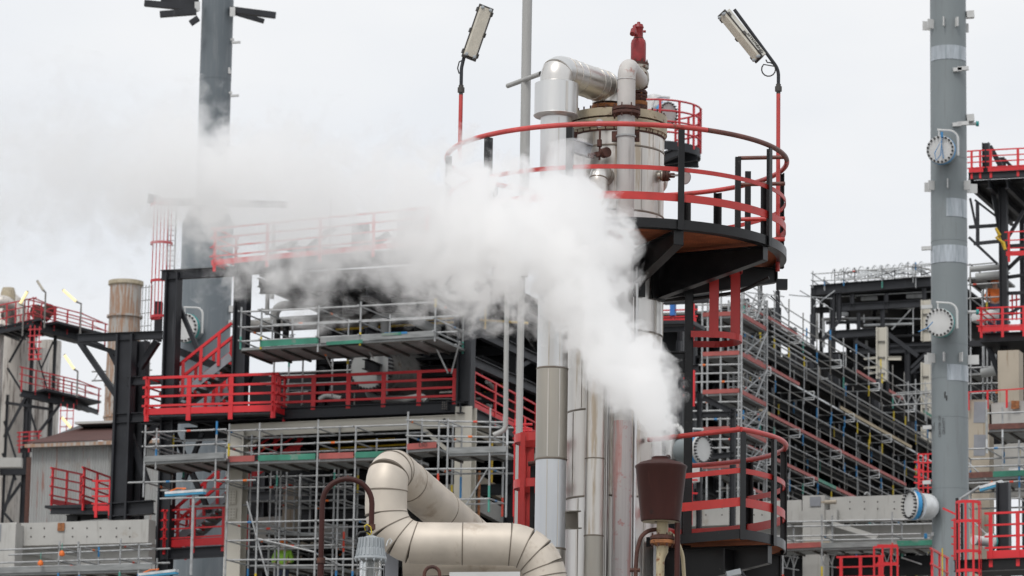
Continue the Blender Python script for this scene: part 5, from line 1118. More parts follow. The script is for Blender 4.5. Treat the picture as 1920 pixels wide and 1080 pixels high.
for i in range(nb + 1):
    v_ = i * bay
    for b_ in (0.0, 1.1):
        for k, z_ in lv[:5]:
            if b_ and (i + k) % 3: continue
            off = .18 * (k % 2) ; top = z_ + 1.35 + rnd.uniform(-.1, .15); bot = z_ - rnd.uniform(.5, 1.1)
            if i * bay > 38 and k > 0: continue
            o = MB().tube([RW(v_ + off, b_, bot), RW(v_ + off, b_, top)], .030, 6).build('pole', rnd.choice(('galv', 'galv_old')), ws)
            if rnd.random() < .8:
                u0, u1 = ((bot, bot + .5) if rnd.random() < .6 else (top - .45, top)); MB().tube([RW(v_ + off, b_, u0), RW(v_ + off, b_, u1)], .038, 6).build('paint_band', rnd.choice(('tape_blue', 'tape_yellow', 'tape_yellow', 'tape_green', 'tape_blue')), o)
L_ = nb * bay
for k, z_ in lv[:5]:
    Lk = L_ if k == 0 else 38.5
    for b_, zz_ in ((0, 1.0), (0, .52), (0, -.42), (1.1, -.42)):
        MB().tube([RW(0, b_, z_ + zz_), RW(Lk, b_, z_ + zz_)], .025, 6).build('ledger', 'galv' if zz_ > .6 else 'galv_old', ws)
    m = MB()
    for j in range(3): m.box(RW(0, .2 + .34 * j, z_), RW(Lk, .2 + .34 * j, z_), .32, .07)
    m.build('deck', 'galv_old' if k != 1 else 'galv_bright', ws, smooth=False)
    MB().box(RW(0, .55, z_ - .06), RW(Lk, .55, z_ - .06), 1.0, .03).build('deck_shade_sheet', 'shaded_steel', ws, smooth=False)  # dark sheet added below the boards, underside shade done by colour
    segs = {0: ((0, .20, 'board_red'), (.42, .50, 'board_red'), (.56, .62, 'board_red'), (.72, .8, 'board_green')), 1: ((0, .22, 'board_red'), (.4, .75, 'board_wood')), 2: ((0, .1, 'board_wood'), (.1, .72, 'board_red'), (.78, .9, 'board_red')), 3: ((.0, .3, 'board_red'), (.3, .38, 'board_green'), (.38, .7, 'board_red')), 4: ((0, .5, 'board_red'),)}[k]
    for u0, u1, mt in segs: MB().box(RW(u0 * Lk, -.04, z_ + .1), RW(u1 * Lk, -.04, z_ + .1), .03, .14).build('toe_board', mt, ws, smooth=False)
    for i in range(k % 2, nb, 3):
        v_ = i * bay
        if v_ + 2 > Lk: break
        MB().tube([RW(v_, 0, z_ - .42), RW(v_ + bay, 0, z_ + 0)], .024, 6).build('brace', 'galv', ws)
        m = MB().tube([RW(v_ + .18, -.45, z_ - .1), RW(v_ + .18, 1.2, z_ - .1)], .026, 6).tube([RW(v_ + .18, -.45, z_ - .45), RW(v_ + .18, 1.2, z_ - .45)], .024, 6).tube([RW(v_ + .18, -.45, z_ - .45), RW(v_ + .18, -.45, z_ - .1)], .024, 6); m.build('bracket', 'galv_bright', ws)
# lattice bridge at the far end of the scaffold
lb_ = thing('lattice_beam', 'short zigzag lattice beam spanning to the grey column from the scaffold wall', 'beam', W(1675, 780, 165)); BPn = Plane(W(1700, 750, 165), SU)
for y0, y1 in ((741, 736), (760, 756)): hbar(lb_, BPn, 1672, y0, 1750, y1, 3, 'galv', kind='t', name='chord')
for i in range(9): hbar(lb_, BPn, 1673 + i * 9, 760 - .4 * i if i % 2 else 741 - .4 * i, 1682 + i * 9, 741 - .4 * i if i % 2 else 760 - .4 * i, 2, 'galv', kind='t', name='web')
for y in (708, 722): hbar(lb_, BPn, 1680, y + 15, 1750, y + 10, 2, 'galv', kind='t', name='rail')
for x in (1703, 1735): vbar(lb_, BPn, x, 715, 790, 2, 'galv', kind='t', name='pole')

# stair tower scaffold left end
ST = Plane(W(1316, 600, 143), SU); st = thing('scaffold', 'square stair tower scaffold with red toe boards behind the hanging ladder cage', 'scaffold', V((ST.p.x, ST.p.y, 0)), 'scaffolds on the right')
for x in (1316, 1326, 1351, 1385, 1390):
    for dpt_ in (0, 3.6):
        q = ST(x, 750) + SV * dpt_; pole(st, V((q.x, q.y, 0)) + ZZ * 2, V((q.x, q.y, ST(x, 534).z)), .04)
for k, y in enumerate((593, 667, 738, 808, 878)):
    a, b = ST(1318, y + 3), ST(1388, y); deck(st, a, b, SV * 3.6, ((0, .98, 'board_red'),), .08)
    for dy in (22, 38, 54): ledger(st, ST(1296, y - dy + 1), ST(1390, y - dy - 1), .034); ledger(st, ST(1316, y - dy) + SV * 3.6, ST(1390, y - dy) + SV * 3.6, .03)
    for dy in (16, 32, 48): ledger(st, ST(1388, y - dy), ST(1388, y - dy) + SV * 3.6, .032)
    MB().box(ST(1389, y - 2) + ZZ * .05 , ST(1389, y - 2) + SV * 3.6 + ZZ * .05, .03, .17).build('toe_board', 'board_red', st, smooth=False)
    # ladder between lifts
    a, b = ST(1377, y) + SV * 2.0, ST(1386, y - 68) + SV * 3.2
    for s_ in (-.22, .22): MB().tube([a + SU * s_, b + SU * s_], .035, 6).build('ladder_stile', 'galv', st)
    for j in range(7): q = a.lerp(b, (j + .5) / 7); MB().tube([q - SU * .22, q + SU * .22], .022, 6).build('ladder_rung', 'galv', st)
    ledger(st, ST(1388, y + 2), ST(1388, y - 66) + SV * 3.6, .03, name='brace')
# free standing raking tubes and rails above the wall
for i in range(7): ledger(st, ST(1395, 550 + i * 10) + SV * 4, ST(1395, 550 + i * 10) + SV * (9 + (i % 3)), .03)
for (x0, y0, x1, y1) in ((1420, 530, 1450, 600), (1450, 545, 1480, 590), (1400, 548, 1470, 556), (1480, 553, 1560, 560), (1500, 545, 1560, 580), (1565, 545, 1525, 575)): hbar(ws, WL.off(SU * 1.5), x0, y0, x1, y1, 2, 'galv', kind='t', name='raking_tube')
for x, y0, y1, w_ in ((1425, 525, 620, 7), (1458, 545, 640, 7), (1523, 590, 690, 7), (1557, 620, 730, 7)): vbar(rk, WL.off(SU * 1.6), x, y0, y1, w_, 'dark_steel', kind='h')

# black module on top with galvanised hooped ladders stored on its roof
PM = Plane(W(1745, 600, 192), SU)
bm_ = thing('upper_module', 'black steel frame module with stored ladder cages on its roof, right of centre', 'structure', V((PM.p.x, PM.p.y, 0)))
PM0 = PM
for a in ((1521, 545, 1745, 528, 19), (1578, 577, 1745, 568, 14), (1560, 628, 1660, 622, 15), (1660, 648, 1745, 645, 6), (1600, 660, 1745, 655, 10)): hbar(bm_, PM, *a, 'dark_steel')
for x, y0, y1, w_ in ((1525, 540, 640, 8), (1573, 545, 600, 8), (1562, 550, 660, 8), (1598, 552, 577, 7), (1662, 550, 575, 7), (1655, 580, 622, 7), (1610, 586, 622, 6), (1702, 655, 800, 9), (1605, 630, 700, 7), (1733, 540, 570, 7), (1665, 630, 760, 6)): vbar(bm_, PM, x, y0, y1, w_, 'dark_steel', kind='h')
for a in ((1664, 625, 1722, 668, 8), (1745, 655, 1708, 690, 5), (1605, 640, 1650, 665, 6), (1708, 700, 1745, 665, 5), (1540, 640, 1575, 600, 5)): hbar(bm_, PM, *a, 'dark_steel', kind='b', name='brace')
for dv in (3.5, 8, 12):
    for z_ in (550, 580, 628, 680): hbar(bm_, PM.off(SV * dv), 1530, z_ + 2, 1790, z_ - 14, 11, 'shaded_steel')
    for x in (1540, 1590, 1640, 1700): vbar(bm_, PM.off(SV * dv), x, 545, 760, 6, 'shaded_steel', kind='h')
for i in range(34):
    PP = PM.off(SV * rnd.uniform(.8, 4.5)); x = rnd.uniform(1530, 1735); y = rnd.uniform(560, 740)
    if rnd.random() < .6: hbar(bm_, PP, x, y, min(1745, x + rnd.uniform(20, 80)), y - rnd.uniform(0, 4), rnd.uniform(1.5, 6), rnd.choice(('galv_old', 'galv', 'dark_steel', 'dark_steel', 'shaded_steel')), kind='b', name='clutter_beam')
    else: vbar(bm_, PP, x, y, y + rnd.uniform(15, 60), rnd.uniform(1.5, 5), rnd.choice(('galv_old', 'galv', 'dark_steel', 'dark_steel')), kind='b', name='clutter_post')
q0_, q1_ = PM(1522, 552), PM(1800, 532); MB().box(q0_ + SV * 6.5, q1_ + SV * 6.5, 12, .12).build('floor_deck', 'shaded_steel', bm_, smooth=False)
q0_, q1_ = PM(1560, 634), PM(1800, 620); MB().box(q0_ + SV * 6.5, q1_ + SV * 6.5, 12, .12).build('floor_deck', 'shaded_steel', bm_, smooth=False)
q0_, q1_ = PM(1580, 583), PM(1800, 570); MB().box(q0_ + SV * 9.5, q1_ + SV * 9.5, 7, .12).build('floor_deck', 'shaded_steel', bm_, smooth=False)
MB().box(PM(1640, 900) + SV * 5, PM(1640, 628) + SV * 5, 13, .1, up=SV).build('dark_backing', 'shaded_steel', bm_, smooth=False)  # dark panel added behind the frame in place of interior shade
for x, y0, y1, w_ in ((1654, 614, 715, 20), (1737, 563, 640, 18), (1737, 680, 900, 18)):
    vbar(bm_, PM.off(-SV * 3), x, y0, y1, w_, 'steel_beige', kind='h', dpx=14)
    for yy_ in range(int(y0) + 26, int(y1), 30): hbar(bm_, PM.off(-SV * 3.06), x - w_ / 2 + 2, yy_, x + w_ / 2 - 2, yy_, 1.5, 'galv_old', kind='b', name='stiffener', wpx=5)
for a in ((1620, 673, 1650, 670, 4), (1665, 672, 1690, 672, 7), (1620, 690, 1650, 688, 4), (1628, 700, 1645, 698, 4)): hbar(bm_, PM.off(-SV * 3), *a, 'steel_beige', name='stub_beam')
for a in ((1575, 556, 1745, 547, 2), (1615, 580, 1715, 578, 2), (1620, 610, 1710, 607, 5), (1570, 596, 1740, 598, 2), (1675, 660, 1745, 655, 2), (1620, 590, 1620, 605, 2), (1672, 618, 1708, 580, 2.5), (1712, 580, 1712, 640, 2)): hbar(bm_, PM.off(SV * .6), *a, 'galv_bright', kind='t', name='tube')
for (x, y) in ((1575, 556), (1615, 560), (1700, 556), (1560, 590)): hbar(bm_, PM.off(SV * 1.5), x, y, x + 30, y - 1, 7, 'galv_bright', kind='b', name='stored_sheet')
scaf('thin rooftop scaffold around the stored ladder cages', PM.off(-SV * .3), SV * 4, [(1524, 508, 540), (1546, 519, 545), (1582, 502, 536), (1654, 498, 540), (1717, 492, 540), (1712, 495, 530)], [(1524, 514, 1745, 498), (1524, 527, 1745, 518), (1717, 497, 1760, 494)], [], group='scaffolds on the right', r_=.032)
lg = thing('ladder_cages', 'heap of galvanised ladder cages stored on the black module roof', 'cage', PM(1620, 535) + SV * 2, None)
for i in range(14):
    x = 1565 + i * 12.5; c = PM.off(SV * (1 + (i % 3)))(x, 519 - i * 1.0); rr = .36 + .1 * rnd.random()
    MB().tube([c + SV * (rr * math.cos(R(a))) * .3 + SU * (rr * math.cos(R(a))) * .5 + ZZ * (rr * math.sin(R(a))) for a in range(-30, 211, 20)], .03, 6).build('hoop', 'galv_bright', lg)
    MB().box(c + ZZ * rnd.uniform(-.3, .35), c - SU * rnd.uniform(1.0, 1.6) + ZZ * rnd.uniform(-.3, .35), .07, .04).build('cage_strap', rnd.choice(('galv_bright', 'galv_old', 'dark_steel')), lg, smooth=False)
    MB().box(c + ZZ * rnd.uniform(-.3, .35), c - SU * rnd.uniform(.8, 1.4) + ZZ * rnd.uniform(-.3, .35), .05, .09).build('cage_strap', 'galv_bright', lg, smooth=False)
    MB().box(c - ZZ * .5, c + ZZ * rnd.uniform(.2, .5), .05, .06).build('stile', rnd.choice(('galv_bright', 'galv_bright', 'dark_steel')), lg, smooth=False)

# ================================================================== precast concrete rack across the lower right
CQ = Plane(W(1535, 960, 122), SU); cq = thing('concrete_rack', 'long pale precast concrete rack beams behind the lower round platform', 'wall', V((CQ.p.x, CQ.p.y, 0)))
cbeam(cq, CQ, 1560, 957, 1765, 950, 46); cbeam(cq, CQ.off(SV * .1), 1290, 968, 1507, 960, 42); cbeam(cq, CQ.off(SV * .6), 1563, 1007, 1760, 1000, 40); cbeam(cq, CQ.off(SV * .5), 1290, 1010, 1509, 1004, 38)
cbeam(cq, CQ.off(-SV * .25), 1488, 963 + 8, 1573, 960 + 8, 22, name='corbel'); vbar(cq, CQ.off(-SV * .3), 1530, 931, 1120, 42, 'concrete', kind='b', dpx=36); vbar(cq, CQ.off(-SV * .1), 1552, 978, 1040, 20, 'concrete', kind='b', dpx=20)
cbeam(cq, CQ.off(-SV * .62), 1519, 941, 1539, 940, 18, wpx=4, mt='plate_grey', name='patch'); cbeam(cq, CQ.off(-SV * .45), 1562, 982, 1645, 1008, 9, wpx=6, name='haunch')
cbeam(cq, CQ.off(-SV * .64), 1508, 1020, 1555, 1018, 14, wpx=6, mt='concrete_tan', name='base_block'); hbar(cq, CQ.off(-SV * .56), 1540, 942, 1568, 941, 8, 'concrete_tan', kind='t', name='sleeve')
tie_holes(cq, CQ, [(x, y) for x in (1600, 1627, 1652, 1683, 1710) for y in (944, 957)], .45); tie_holes(cq, CQ, [(x, y) for x in (1420, 1435, 1460, 1330, 1360) for y in (955, 968)], .40)
for x, y in ((1475, 929), (1626, 924)): MB().tube(arc(CQ(x, y + 4), .08, 0, 180, 8, RT, ZZ), .025, 8).build('lifting_loop', 'galv', cq)
scaf('scaffold railing running in front of the right concrete rack', CQ.off(-SV * 2.6), SV * 1.3, [(1468, 973, 1100), (1541, 965, 1100), (1673, 960, 1040)], [(1452, 979, 1760, 973), (1452, 1006, 1726, 1001)], [(1455, 1032, 1540, 1028, ((0, 1, 'board_red'),)), (1540, 1030, 1760, 1024, ((0, .5, 'deck_metal'), (.65, 1, 'board_green')))], group='scaffolds on the right')
tr_ = thing('lattice_frame', 'grey aluminium lattice frames and tubes lying under the right concrete rack', 'frame', CQ.off(-SV * 2)(1550, 1060))
for x0, y0 in ((1468, 1040), (1538, 1035), (1656, 1032)):
    for k in range(4): hbar(tr_, CQ.off(-SV * 2), x0 + k * 7, y0 + 2 + (22 if k % 2 else 0), x0 + (k + 1) * 7, y0 + 2 + (0 if k % 2 else 22), 1.6, 'galv_bright', kind='t', name='web')
    hbar(tr_, CQ.off(-SV * 2), x0, y0 + 1, x0 + 30, y0 + 6, 2, 'galv_bright', kind='t', name='chord'); hbar(tr_, CQ.off(-SV * 2), x0, y0 + 24, x0 + 30, y0 + 29, 2, 'galv_bright', kind='t', name='chord')
for a in ((1400, 1055, 1470, 1090, 2.5), (1690, 1045, 1728, 1058, 2.5), (1572, 1035, 1650, 1034, 4)): hbar(tr_, CQ.off(-SV * 2), *a, 'galv_bright', kind='t', name='tube')
MB().box(CQ(1600, 1075) + SV * 1, CQ(1600, 1038) + SV * 1, 24, .1, up=SV).build('shade_sheet', 'shaded_steel', tr_, smooth=False)
q_ = Plane(W(1330, 700, 162), SU); MB().box(V((q_.p.x, q_.p.y, 0)), V((q_.p.x, q_.p.y, q_(1330, 583).z)), 6.6, .1, up=SV).build('dark_end_panel', 'shaded_steel', rk, smooth=False)  # added dark panel for the gloom behind the stair tower
for k_ in range(6): hbar(rk, q_.off(-SV * (1 + k_ % 2)), 1240, 600 + 62 * k_, 1420, 596 + 62 * k_, 9, 'dark_steel')
for k_ in range(5): vbar(rk, q_.off(-SV * 2.2), 1262 + 34 * k_, 590, 1000, 7, 'dark_steel', kind='h')
# little red rails + cage at the bottom
t = thing('bottom_guardrail', 'bright red guardrail at the bottom edge under the concrete rack', 'railing', CQ.off(-SV * 4)(1600, 1080)); P4 = CQ.off(-SV * 4)
guard(t, P4(1577, 1100), P4(1650, 1098), 2, h=.95, bars=3, pw=.1)
t = thing('bottom_cage', 'bright red ladder cage at the bottom edge right of the red guardrail', 'cage', P4(1660, 1080))
for y in (1026, 1059): hbar(t, P4, 1639, y, 1683, y - 1, 4, 'bright_red', kind='b', name='hoop'); hbar(t, P4.off(SV * .7), 1645, y - 3, 1683, y - 3, 4, 'bright_red', kind='b', name='hoop')
for x in (1639, 1655, 1671, 1683): vbar(t, P4, x, 1025, 1100, 3.4, 'bright_red', kind='b', name='cage_strap')
# small red cage between wall and column
t = thing('stacked_cage', 'bright red cage landing squeezed between scaffold wall and grey column', 'cage', W(1730, 920, 140)); P5 = Plane(W(1730, 890, 140), SU)
for y in (852, 868, 885, 902, 915): hbar(t, P5, 1722, y, 1748, y - 1, 2.4, 'bright_red', kind='b', name='hoop')
for y in (866, 880, 894, 905): hbar(t, P5.off(-SV * .7), 1714, y, 1730, y + 2, 3, 'bright_red', kind='b', name='hoop')
for x in (1722, 1731, 1740): vbar(t, P5, x, 850, 925, 2.4, 'bright_red', kind='b', name='cage_strap')
vbar(t, P5.off(-SV * .7), 1724, 866, 910, 3, 'bright_red', kind='b', name='cage_strap')

# ================================================================== far right module
G0 = Plane(W(1850, 330, 118), SU); gm_ = thing('right_module', 'dark steel tower module with red railed decks at the right edge', 'structure', V((G0.p.x, G0.p.y, 0)))
hbar(gm_, G0, 1816, 331, 1990, 322, 13, 'dark_steel'); guard(gm_, G0(1822, 325), G0(1838, 324), 1, toe=.16, h=.75, bw=.035, pw=.07); guard(gm_, G0(1858, 323), G0(1960, 318), 2, h=.75, bw=.035, pw=.08)
vbar(gm_, G0.off(SV * .3), 1849, 268, 324, 13, 'dark_steel', kind='h'); hbar(gm_, G0.off(SV * .8), 1856, 275, 1880, 318, 9, 'dark_steel', kind='b', name='brace'); vbar(gm_, G0.off(SV * 1.5), 1878, 296, 320, 14, 'dark_steel'); hbar(gm_, G0.off(SV * 1.5), 1884, 300, 1904, 320, 6, 'dark_steel', kind='b', name='brace')
q0_, q1_ = G0(1816, 338), G0(1990, 329); MB().box(q0_ + SV * 3.6, q1_ + SV * 3.6, 6.6, .1).build('floor_deck', 'shaded_steel', gm_, smooth=False)
for k in range(8): hbar(gm_, G0.off(SV * (.5 + k * .8)), 1818, 344, 1990, 335, 6, 'dark_steel')
for k in range(4): q = G0(1820 + k * 34, 345); MB().ibeam(q, q + SV * 6.5, .15, .3).build('beam', 'dark_steel', gm_)
vbar(gm_, G0.off(SV * 1), 1884, 338, 1120, 15, 'dark_steel', kind='h'); vbar(gm_, G0.off(SV * 5), 1833, 380, 458, 6, 'dark_steel'); vbar(gm_, G0.off(SV * 5), 1876, 390, 500, 6, 'dark_steel'); vbar(gm_, G0.off(SV * 3), 1919, 400, 1100, 8, 'dark_steel')
for a in ((1817, 426, 1878, 422, 6), (1826, 457, 1878, 452, 6), (1817, 445, 1870, 495, 5), (1819, 372, 1830, 425, 4), (1860, 350, 1880, 460, 8), (1828, 375, 1876, 412, 4), (1888, 448, 1920, 395, 6), (1889, 505, 1925, 470, 6), (1889, 520, 1925, 515, 6), (1889, 550, 1940, 548, 6), (1889, 590, 1940, 560, 5), (1850, 640, 1880, 720, 9), (1818, 645, 1890, 641, 10), (1893, 462, 1940, 459, 7)): hbar(gm_, G0.off(SV * 1.2), *a, 'dark_steel', kind='b', name='brace')
guard(gm_, G0.off(SV * .6)(1892, 480), G0.off(SV * .6)(1960, 477), 2, h=.8, bars=3, bw=.035, pw=.07)
hbar(gm_, G0, 1838, 634, 1990, 628, 17, 'dark_steel'); guard(gm_, G0.off(-SV * .6)(1840, 622), G0.off(-SV * .6)(1960, 618), 3, toe=.16, h=.78, bw=.035, pw=.08); guard(gm_, G0.off(-SV * .6)(1840, 622), G0.off(-SV * .6)(1840, 622) + SV * 2, 1, toe=.16, h=.78, bw=.035)
q0_, q1_ = G0(1838, 640), G0(1990, 634); MB().box(q0_ + SV * 3, q1_ + SV * 3, 6, .1).build('floor_deck', 'shaded_steel', gm_, smooth=False)
for y in (550, 564, 578, 590): hbar(gm_, G0.off(SV * 2), 1893, y, 1912, y - 3, 3, 'bright_red', kind='b', name='ladder_hoop')
for x in (1898, 1906): vbar(gm_, G0.off(SV * 2), x, 550, 600, 2.5, 'bright_red', kind='b', name='ladder_strap')
for (a, b, r_) in (((1838, 592), (1875, 588), .16), ((1830, 520), (1880, 515), .14), ((1820, 505), (1880, 500), .1), ((1840, 700), (1900, 690), .16)): MB().tube([G0.off(SV * 3)(*a), G0.off(SV * 3)(*b)], r_, 14).build('pipe', 'pipe_lightgrey', gm_)
for x, y in ((1836, 596), (1858, 592)): MB().lathe(G0.off(SV * 1.5)(x, y), [(.05, -.2), (.24, -.12), (.27, 0), (.24, .12), (.05, .2)], 20).build('white_dome', 'flange_white', gm_)
hbar(gm_, G0.off(-SV * .3), 1868, 430, 1884, 468, 4, 'yellow', kind='t', name='lifting_sling'); MB().tube([G0.off(-SV * .4)(1867, 428), G0.off(-SV * .4)(1875, 440), G0.off(-SV * .4)(1868, 446), G0.off(-SV * .4)(1882, 455), G0.off(-SV * .4)(1885, 468)], .05, 6).build('lifting_sling', 'yellow', gm_)
scaf('scaffold tubes crossing behind the right tower module', G0.off(SV * 4), SV * 2, [(1820, 500, 800), (1843, 545, 800), (1851, 540, 800), (1860, 660, 850), (1900, 650, 800)], [(1815, 497, 1870, 492), (1815, 534, 1880, 530), (1815, 690, 1925, 685), (1815, 720, 1925, 716), (1815, 738, 1925, 734), (1815, 560, 1880, 556)], [(1815, 702, 1925, 697, ((.4, 1, 'board_red'),)), (1815, 522, 1880, 518, ())], group='scaffolds on the right')
MB().box(G0(1985, 790) + SV * 7.5, G0(1985, 600) + SV * 7.5, 9.5, .1, up=SV).build('dark_backing', 'shaded_steel', gm_, smooth=False)  # added dark panel behind the decks, their inner shade as a colour
# concrete tower block behind lower right
H0 = Plane(W(1830, 800, 112), SU); hq = thing('concrete_tower', 'stained concrete frame at the right edge behind the low scaffold', 'wall', V((H0.p.x, H0.p.y, 0)))
vbar(hq, H0, 1838, 752, 1120, 44, 'concrete_tan', kind='b', dpx=40); cbeam(hq, H0, 1862, 780, 1960, 772, 44, mt='concrete'); cbeam(hq, H0.off(SV * 2), 1862, 885, 1960, 880, 100, mt='concrete'); vbar(hq, H0.off(SV * 3), 1895, 660, 760, 40, 'concrete_tan', kind='b')
for y in (773, 835): cbeam(hq, H0.off(-SV * .32), 1826, y, 1848, y, 40, wpx=2, mt='plate_grey', name='steel_plate')
MB().box(H0.off(-SV * .36)(1896, 759), H0.off(-SV * .36)(1911, 759), .03, .25).build('steel_insert', 'rust_orange', hq, smooth=False)
guard(hq, H0.off(-SV * .5)(1816, 757), H0.off(-SV * .5)(1960, 748), 4, h=.36, bars=1, toe=0, bw=.03, pw=.06)
scaf('boarded scaffold at the right edge above the red caged platform', H0.off(-SV * 3.2), SV * 2.2, [(1789, 828, 985), (1850, 750, 850), (1911, 825, 960)],
     [(1789, 843, 1930, 838), (1789, 876, 1930, 872), (1789, 907, 1930, 902), (1789, 938, 1911, 934)], [(1795, 900, 1930, 894, ((0, .5, 'rail_brown'), (.5, 1, 'board_green')))], braces=((1791, 845, 1850, 900), (1800, 955, 1880, 1030)), group='scaffolds on the right')
scaf('narrow scaffold deck with dark red board on the concrete frame', H0.off(-SV * 1.8), SV * 2.4, [(1850, 765, 850), (1880, 805, 880)], [(1852, 775, 1960, 771)], [(1854, 808, 1960, 804, ((0, 1, 'rail_brown'),))], group='scaffolds on the right')
MB().tube(fillet([H0.off(-SV * 1)(1960, 880), H0.off(-SV * 1)(1915, 884), H0.off(-SV * 1)(1893, 884)], .2), .13, 16).build('white_pipe', 'flange_white', hq)
# bottom right railed platform with cage
J0 = Plane(W(1860, 1040, 88), SU); jt = thing('caged_platform', 'red railed platform with round red ladder cage in the lower right corner', 'platform', V((J0.p.x, J0.p.y, 0)))
guard(jt, J0(1858, 1048), J0(1960, 1044), 2, toe=.2, bars=4); hbar(jt, J0, 1790, 1062, 1990, 1054, 22, 'black_paint')
q0_, q1_ = J0(1790, 1054), J0(1990, 1048); MB().box(q0_ + SV * 1.6, q1_ + SV * 1.6, 3, .08).build('floor_deck', 'shaded_steel', jt, smooth=False)
cc_ = J0(1822, 1000) - SV * .35; mj = MPP(cc_)
for y in (946, 982, 1038, 1074): MB().arcband(V((cc_.x, cc_.y, J0(1822, y).z)), 23 * mj, 24 * mj, -.035, .035, 170, 395, 24).build('hoop', 'bright_red', jt)
for a in (180, 215, 250, 285, 320, 355, 385): e = V((math.cos(R(a)), math.sin(R(a)), 0)); p = cc_ + e * 23.5 * mj; MB().box(V((p.x, p.y, J0(0, 946).z * 0 + J0(1822, 1110).z)), V((p.x, p.y, J0(1822, 945).z)), .055, .012, e).build('cage_strap', 'bright_red', jt, smooth=False)
vbar(jt, J0.off(-SV * .2), 1795, 934, 1110, 5, 'black_paint', kind='b', name='stile'); vbar(jt, J0.off(SV * .2), 1804, 945, 1110, 4, 'black_paint', kind='b', name='stile')
for k in range(14): hbar(jt, J0, 1795, 950 + k * 12, 1804, 950 + k * 12, 1.5, 'black_paint', kind='t', name='rung')
hbar(jt, J0.off(SV * .6), 1768, 953, 1800, 968, 3.5, 'bright_red', kind='b', name='stray_rail')
for y in (975, 990, 1006, 1020, 1042): hbar(jt, J0.off(SV * .4), 1784, y, 1800, y + 2, 3, 'bright_red', kind='b', name='side_rail')
vbar(jt, J0.off(SV * .4), 1790, 972, 1050, 3.5, 'bright_red', kind='b', name='post'); vbar(jt, J0.off(SV * 2.5), 1882, 905, 1054, 24, 'dark_steel', kind='h')
mwc = J0(1826, 1002) + SV * 1.6; t = thing('blind_flange', 'white nozzle with teal gasket seen through the lower right cage', 'flange', mwc); MB().lathe(mwc, [(.12, -.5), (.12, 0), (.22, 0), (.22, .06)], 24, V((-.8, -.6, 0)) * -1).build('nozzle', 'flange_white', t); MB().lathe(mwc, [(.225, .065), (.225, .11)], 24, V((.8, .6, 0))).build('gasket', 'gasket_teal', t)
t = thing('short_guardrail', 'two short red rail stubs with a pale post beside the foot of the grey column', 'railing', W(1760, 1080, 94)); P6 = Plane(W(1760, 1060, 94), SV)
guard(t, P6(1748, 1085), P6(1776, 1100), 2, h=.75, bars=2, toe=0); vbar(t, Plane(W(1760, 1060, 94), SU), 1767, 1028, 1080, 2.5, 'tape_yellow', kind='t', name='marker_post')

# ================================================================== column with red ring platform behind the vessel head
BD = 100; bc = W(1226, 250, BD); mb_ = MPP(bc); B0 = V((bc.x, bc.y, 0)); zB = lambda y: W(1226, y, BD).z
bt = thing('rear_column', 'pale column with red ring platform and bolted manway behind the vessel head', 'column', B0)
MB().lathe(B0, [(17 * mb_, zB(560)), (17 * mb_, zB(186)), (14 * mb_, zB(180)), (5 * mb_, zB(177))], 40).build('shell', 'flange_white', bt)
RR = 88 * mb_
zb_ = zB(290)
MB().arcband(V((B0.x, B0.y, zb_)), RR - .06, RR, -.12, .12, -150, 60, 50).build('edge_ring', 'dark_steel', bt); MB().arcband(V((B0.x, B0.y, zb_)), .4, RR - .07, -.03, 0, -60, 60, 30).build('deck', 'dark_steel', bt)
for a in (-60, -25, 15, 50): e = V((math.cos(R(a)), math.sin(R(a)), 0)); MB().ibeam(V((B0.x, B0.y, zb_ - .2)) + e * .3, V((B0.x, B0.y, zb_ - .15)) + e * RR, .12, .24).build('bracket', 'dark_steel', bt)
for k, h_ in enumerate((1.15, .85, .55, .25)):
    MB().tube([V((B0.x + RR * math.cos(R(a)), B0.y + RR * math.sin(R(a)), zb_ + h_ + .12)) for a in range(-150, 61, 10)], .028, 8).build('rail', 'far_red', bt)
for a in (-140, -110, -85, -60, -35, -10, 15, 40, 60): p = V((B0.x + RR * math.cos(R(a)), B0.y + RR * math.sin(R(a)), zb_)); MB().box(p, p + ZZ * 1.28, .07, .04).build('post', 'far_red', bt, smooth=False)
manway(bt, W(1250, 213, BD - .8), V((.75, -1, -.1)), 21 * mb_ * 1.05, neck=.4, side=1)
# small things between the vessel and the ladder
E0 = Plane(W(1270, 600, 120), SU); et = thing('rear_landing', 'small red railed landing glimpsed between vessel and black ladder stile', 'platform', E0(1270, 615))
guard(et, E0(1225, 607), E0(1300, 605), 2, mt='bright_red', bars=4, h=.9); MB().box(E0(1225, 612), E0(1310, 610), 1.5, .12).build('deck', 'dark_steel', et, smooth=False); hbar(et, E0.off(-SV * .5), 1225, 619, 1300, 616, 9, 'dark_steel')
MB().box(E0(1262, 592), E0(1262, 570), .16, .2, up=SV).build('blue_panel', 'blue', et, smooth=False); vbar(et, E0.off(SV), 1300, 560, 640, 4, 'bright_red', kind='b', name='post')
vbar(et, E0.off(SV * 2), 1275, 610, 1100, 10, 'dark_steel', kind='h', name='leg')
F0 = Plane(W(1300, 800, 112), SU); ft_ = thing('bent_steelwork', 'dark steel bent frame behind the steam jet and black ladder stile', 'structure', V((F0.p.x, F0.p.y, 0)))
for x, y0, y1, w_ in ((1311, 738, 1100, 9), (1374, 765, 1010, 10), (1272, 640, 1000, 9)): vbar(ft_, F0, x, y0, y1, w_, 'dark_steel', kind='h')
for a in ((1318, 745, 1378, 775, 11), (1315, 778, 1376, 776, 10), (1245, 560, 1330, 556, 22), (1240, 700, 1310, 690, 14), (1240, 740, 1310, 740, 12), (1320, 858, 1376, 852, 10)): hbar(ft_, F0, *a, 'dark_steel')
for y in (693, 709, 725, 741): hbar(ft_, F0.off(-SV * .5), 1282, y, 1303, y + 3, 3, 'bright_red', kind='b', name='ladder_hoop')
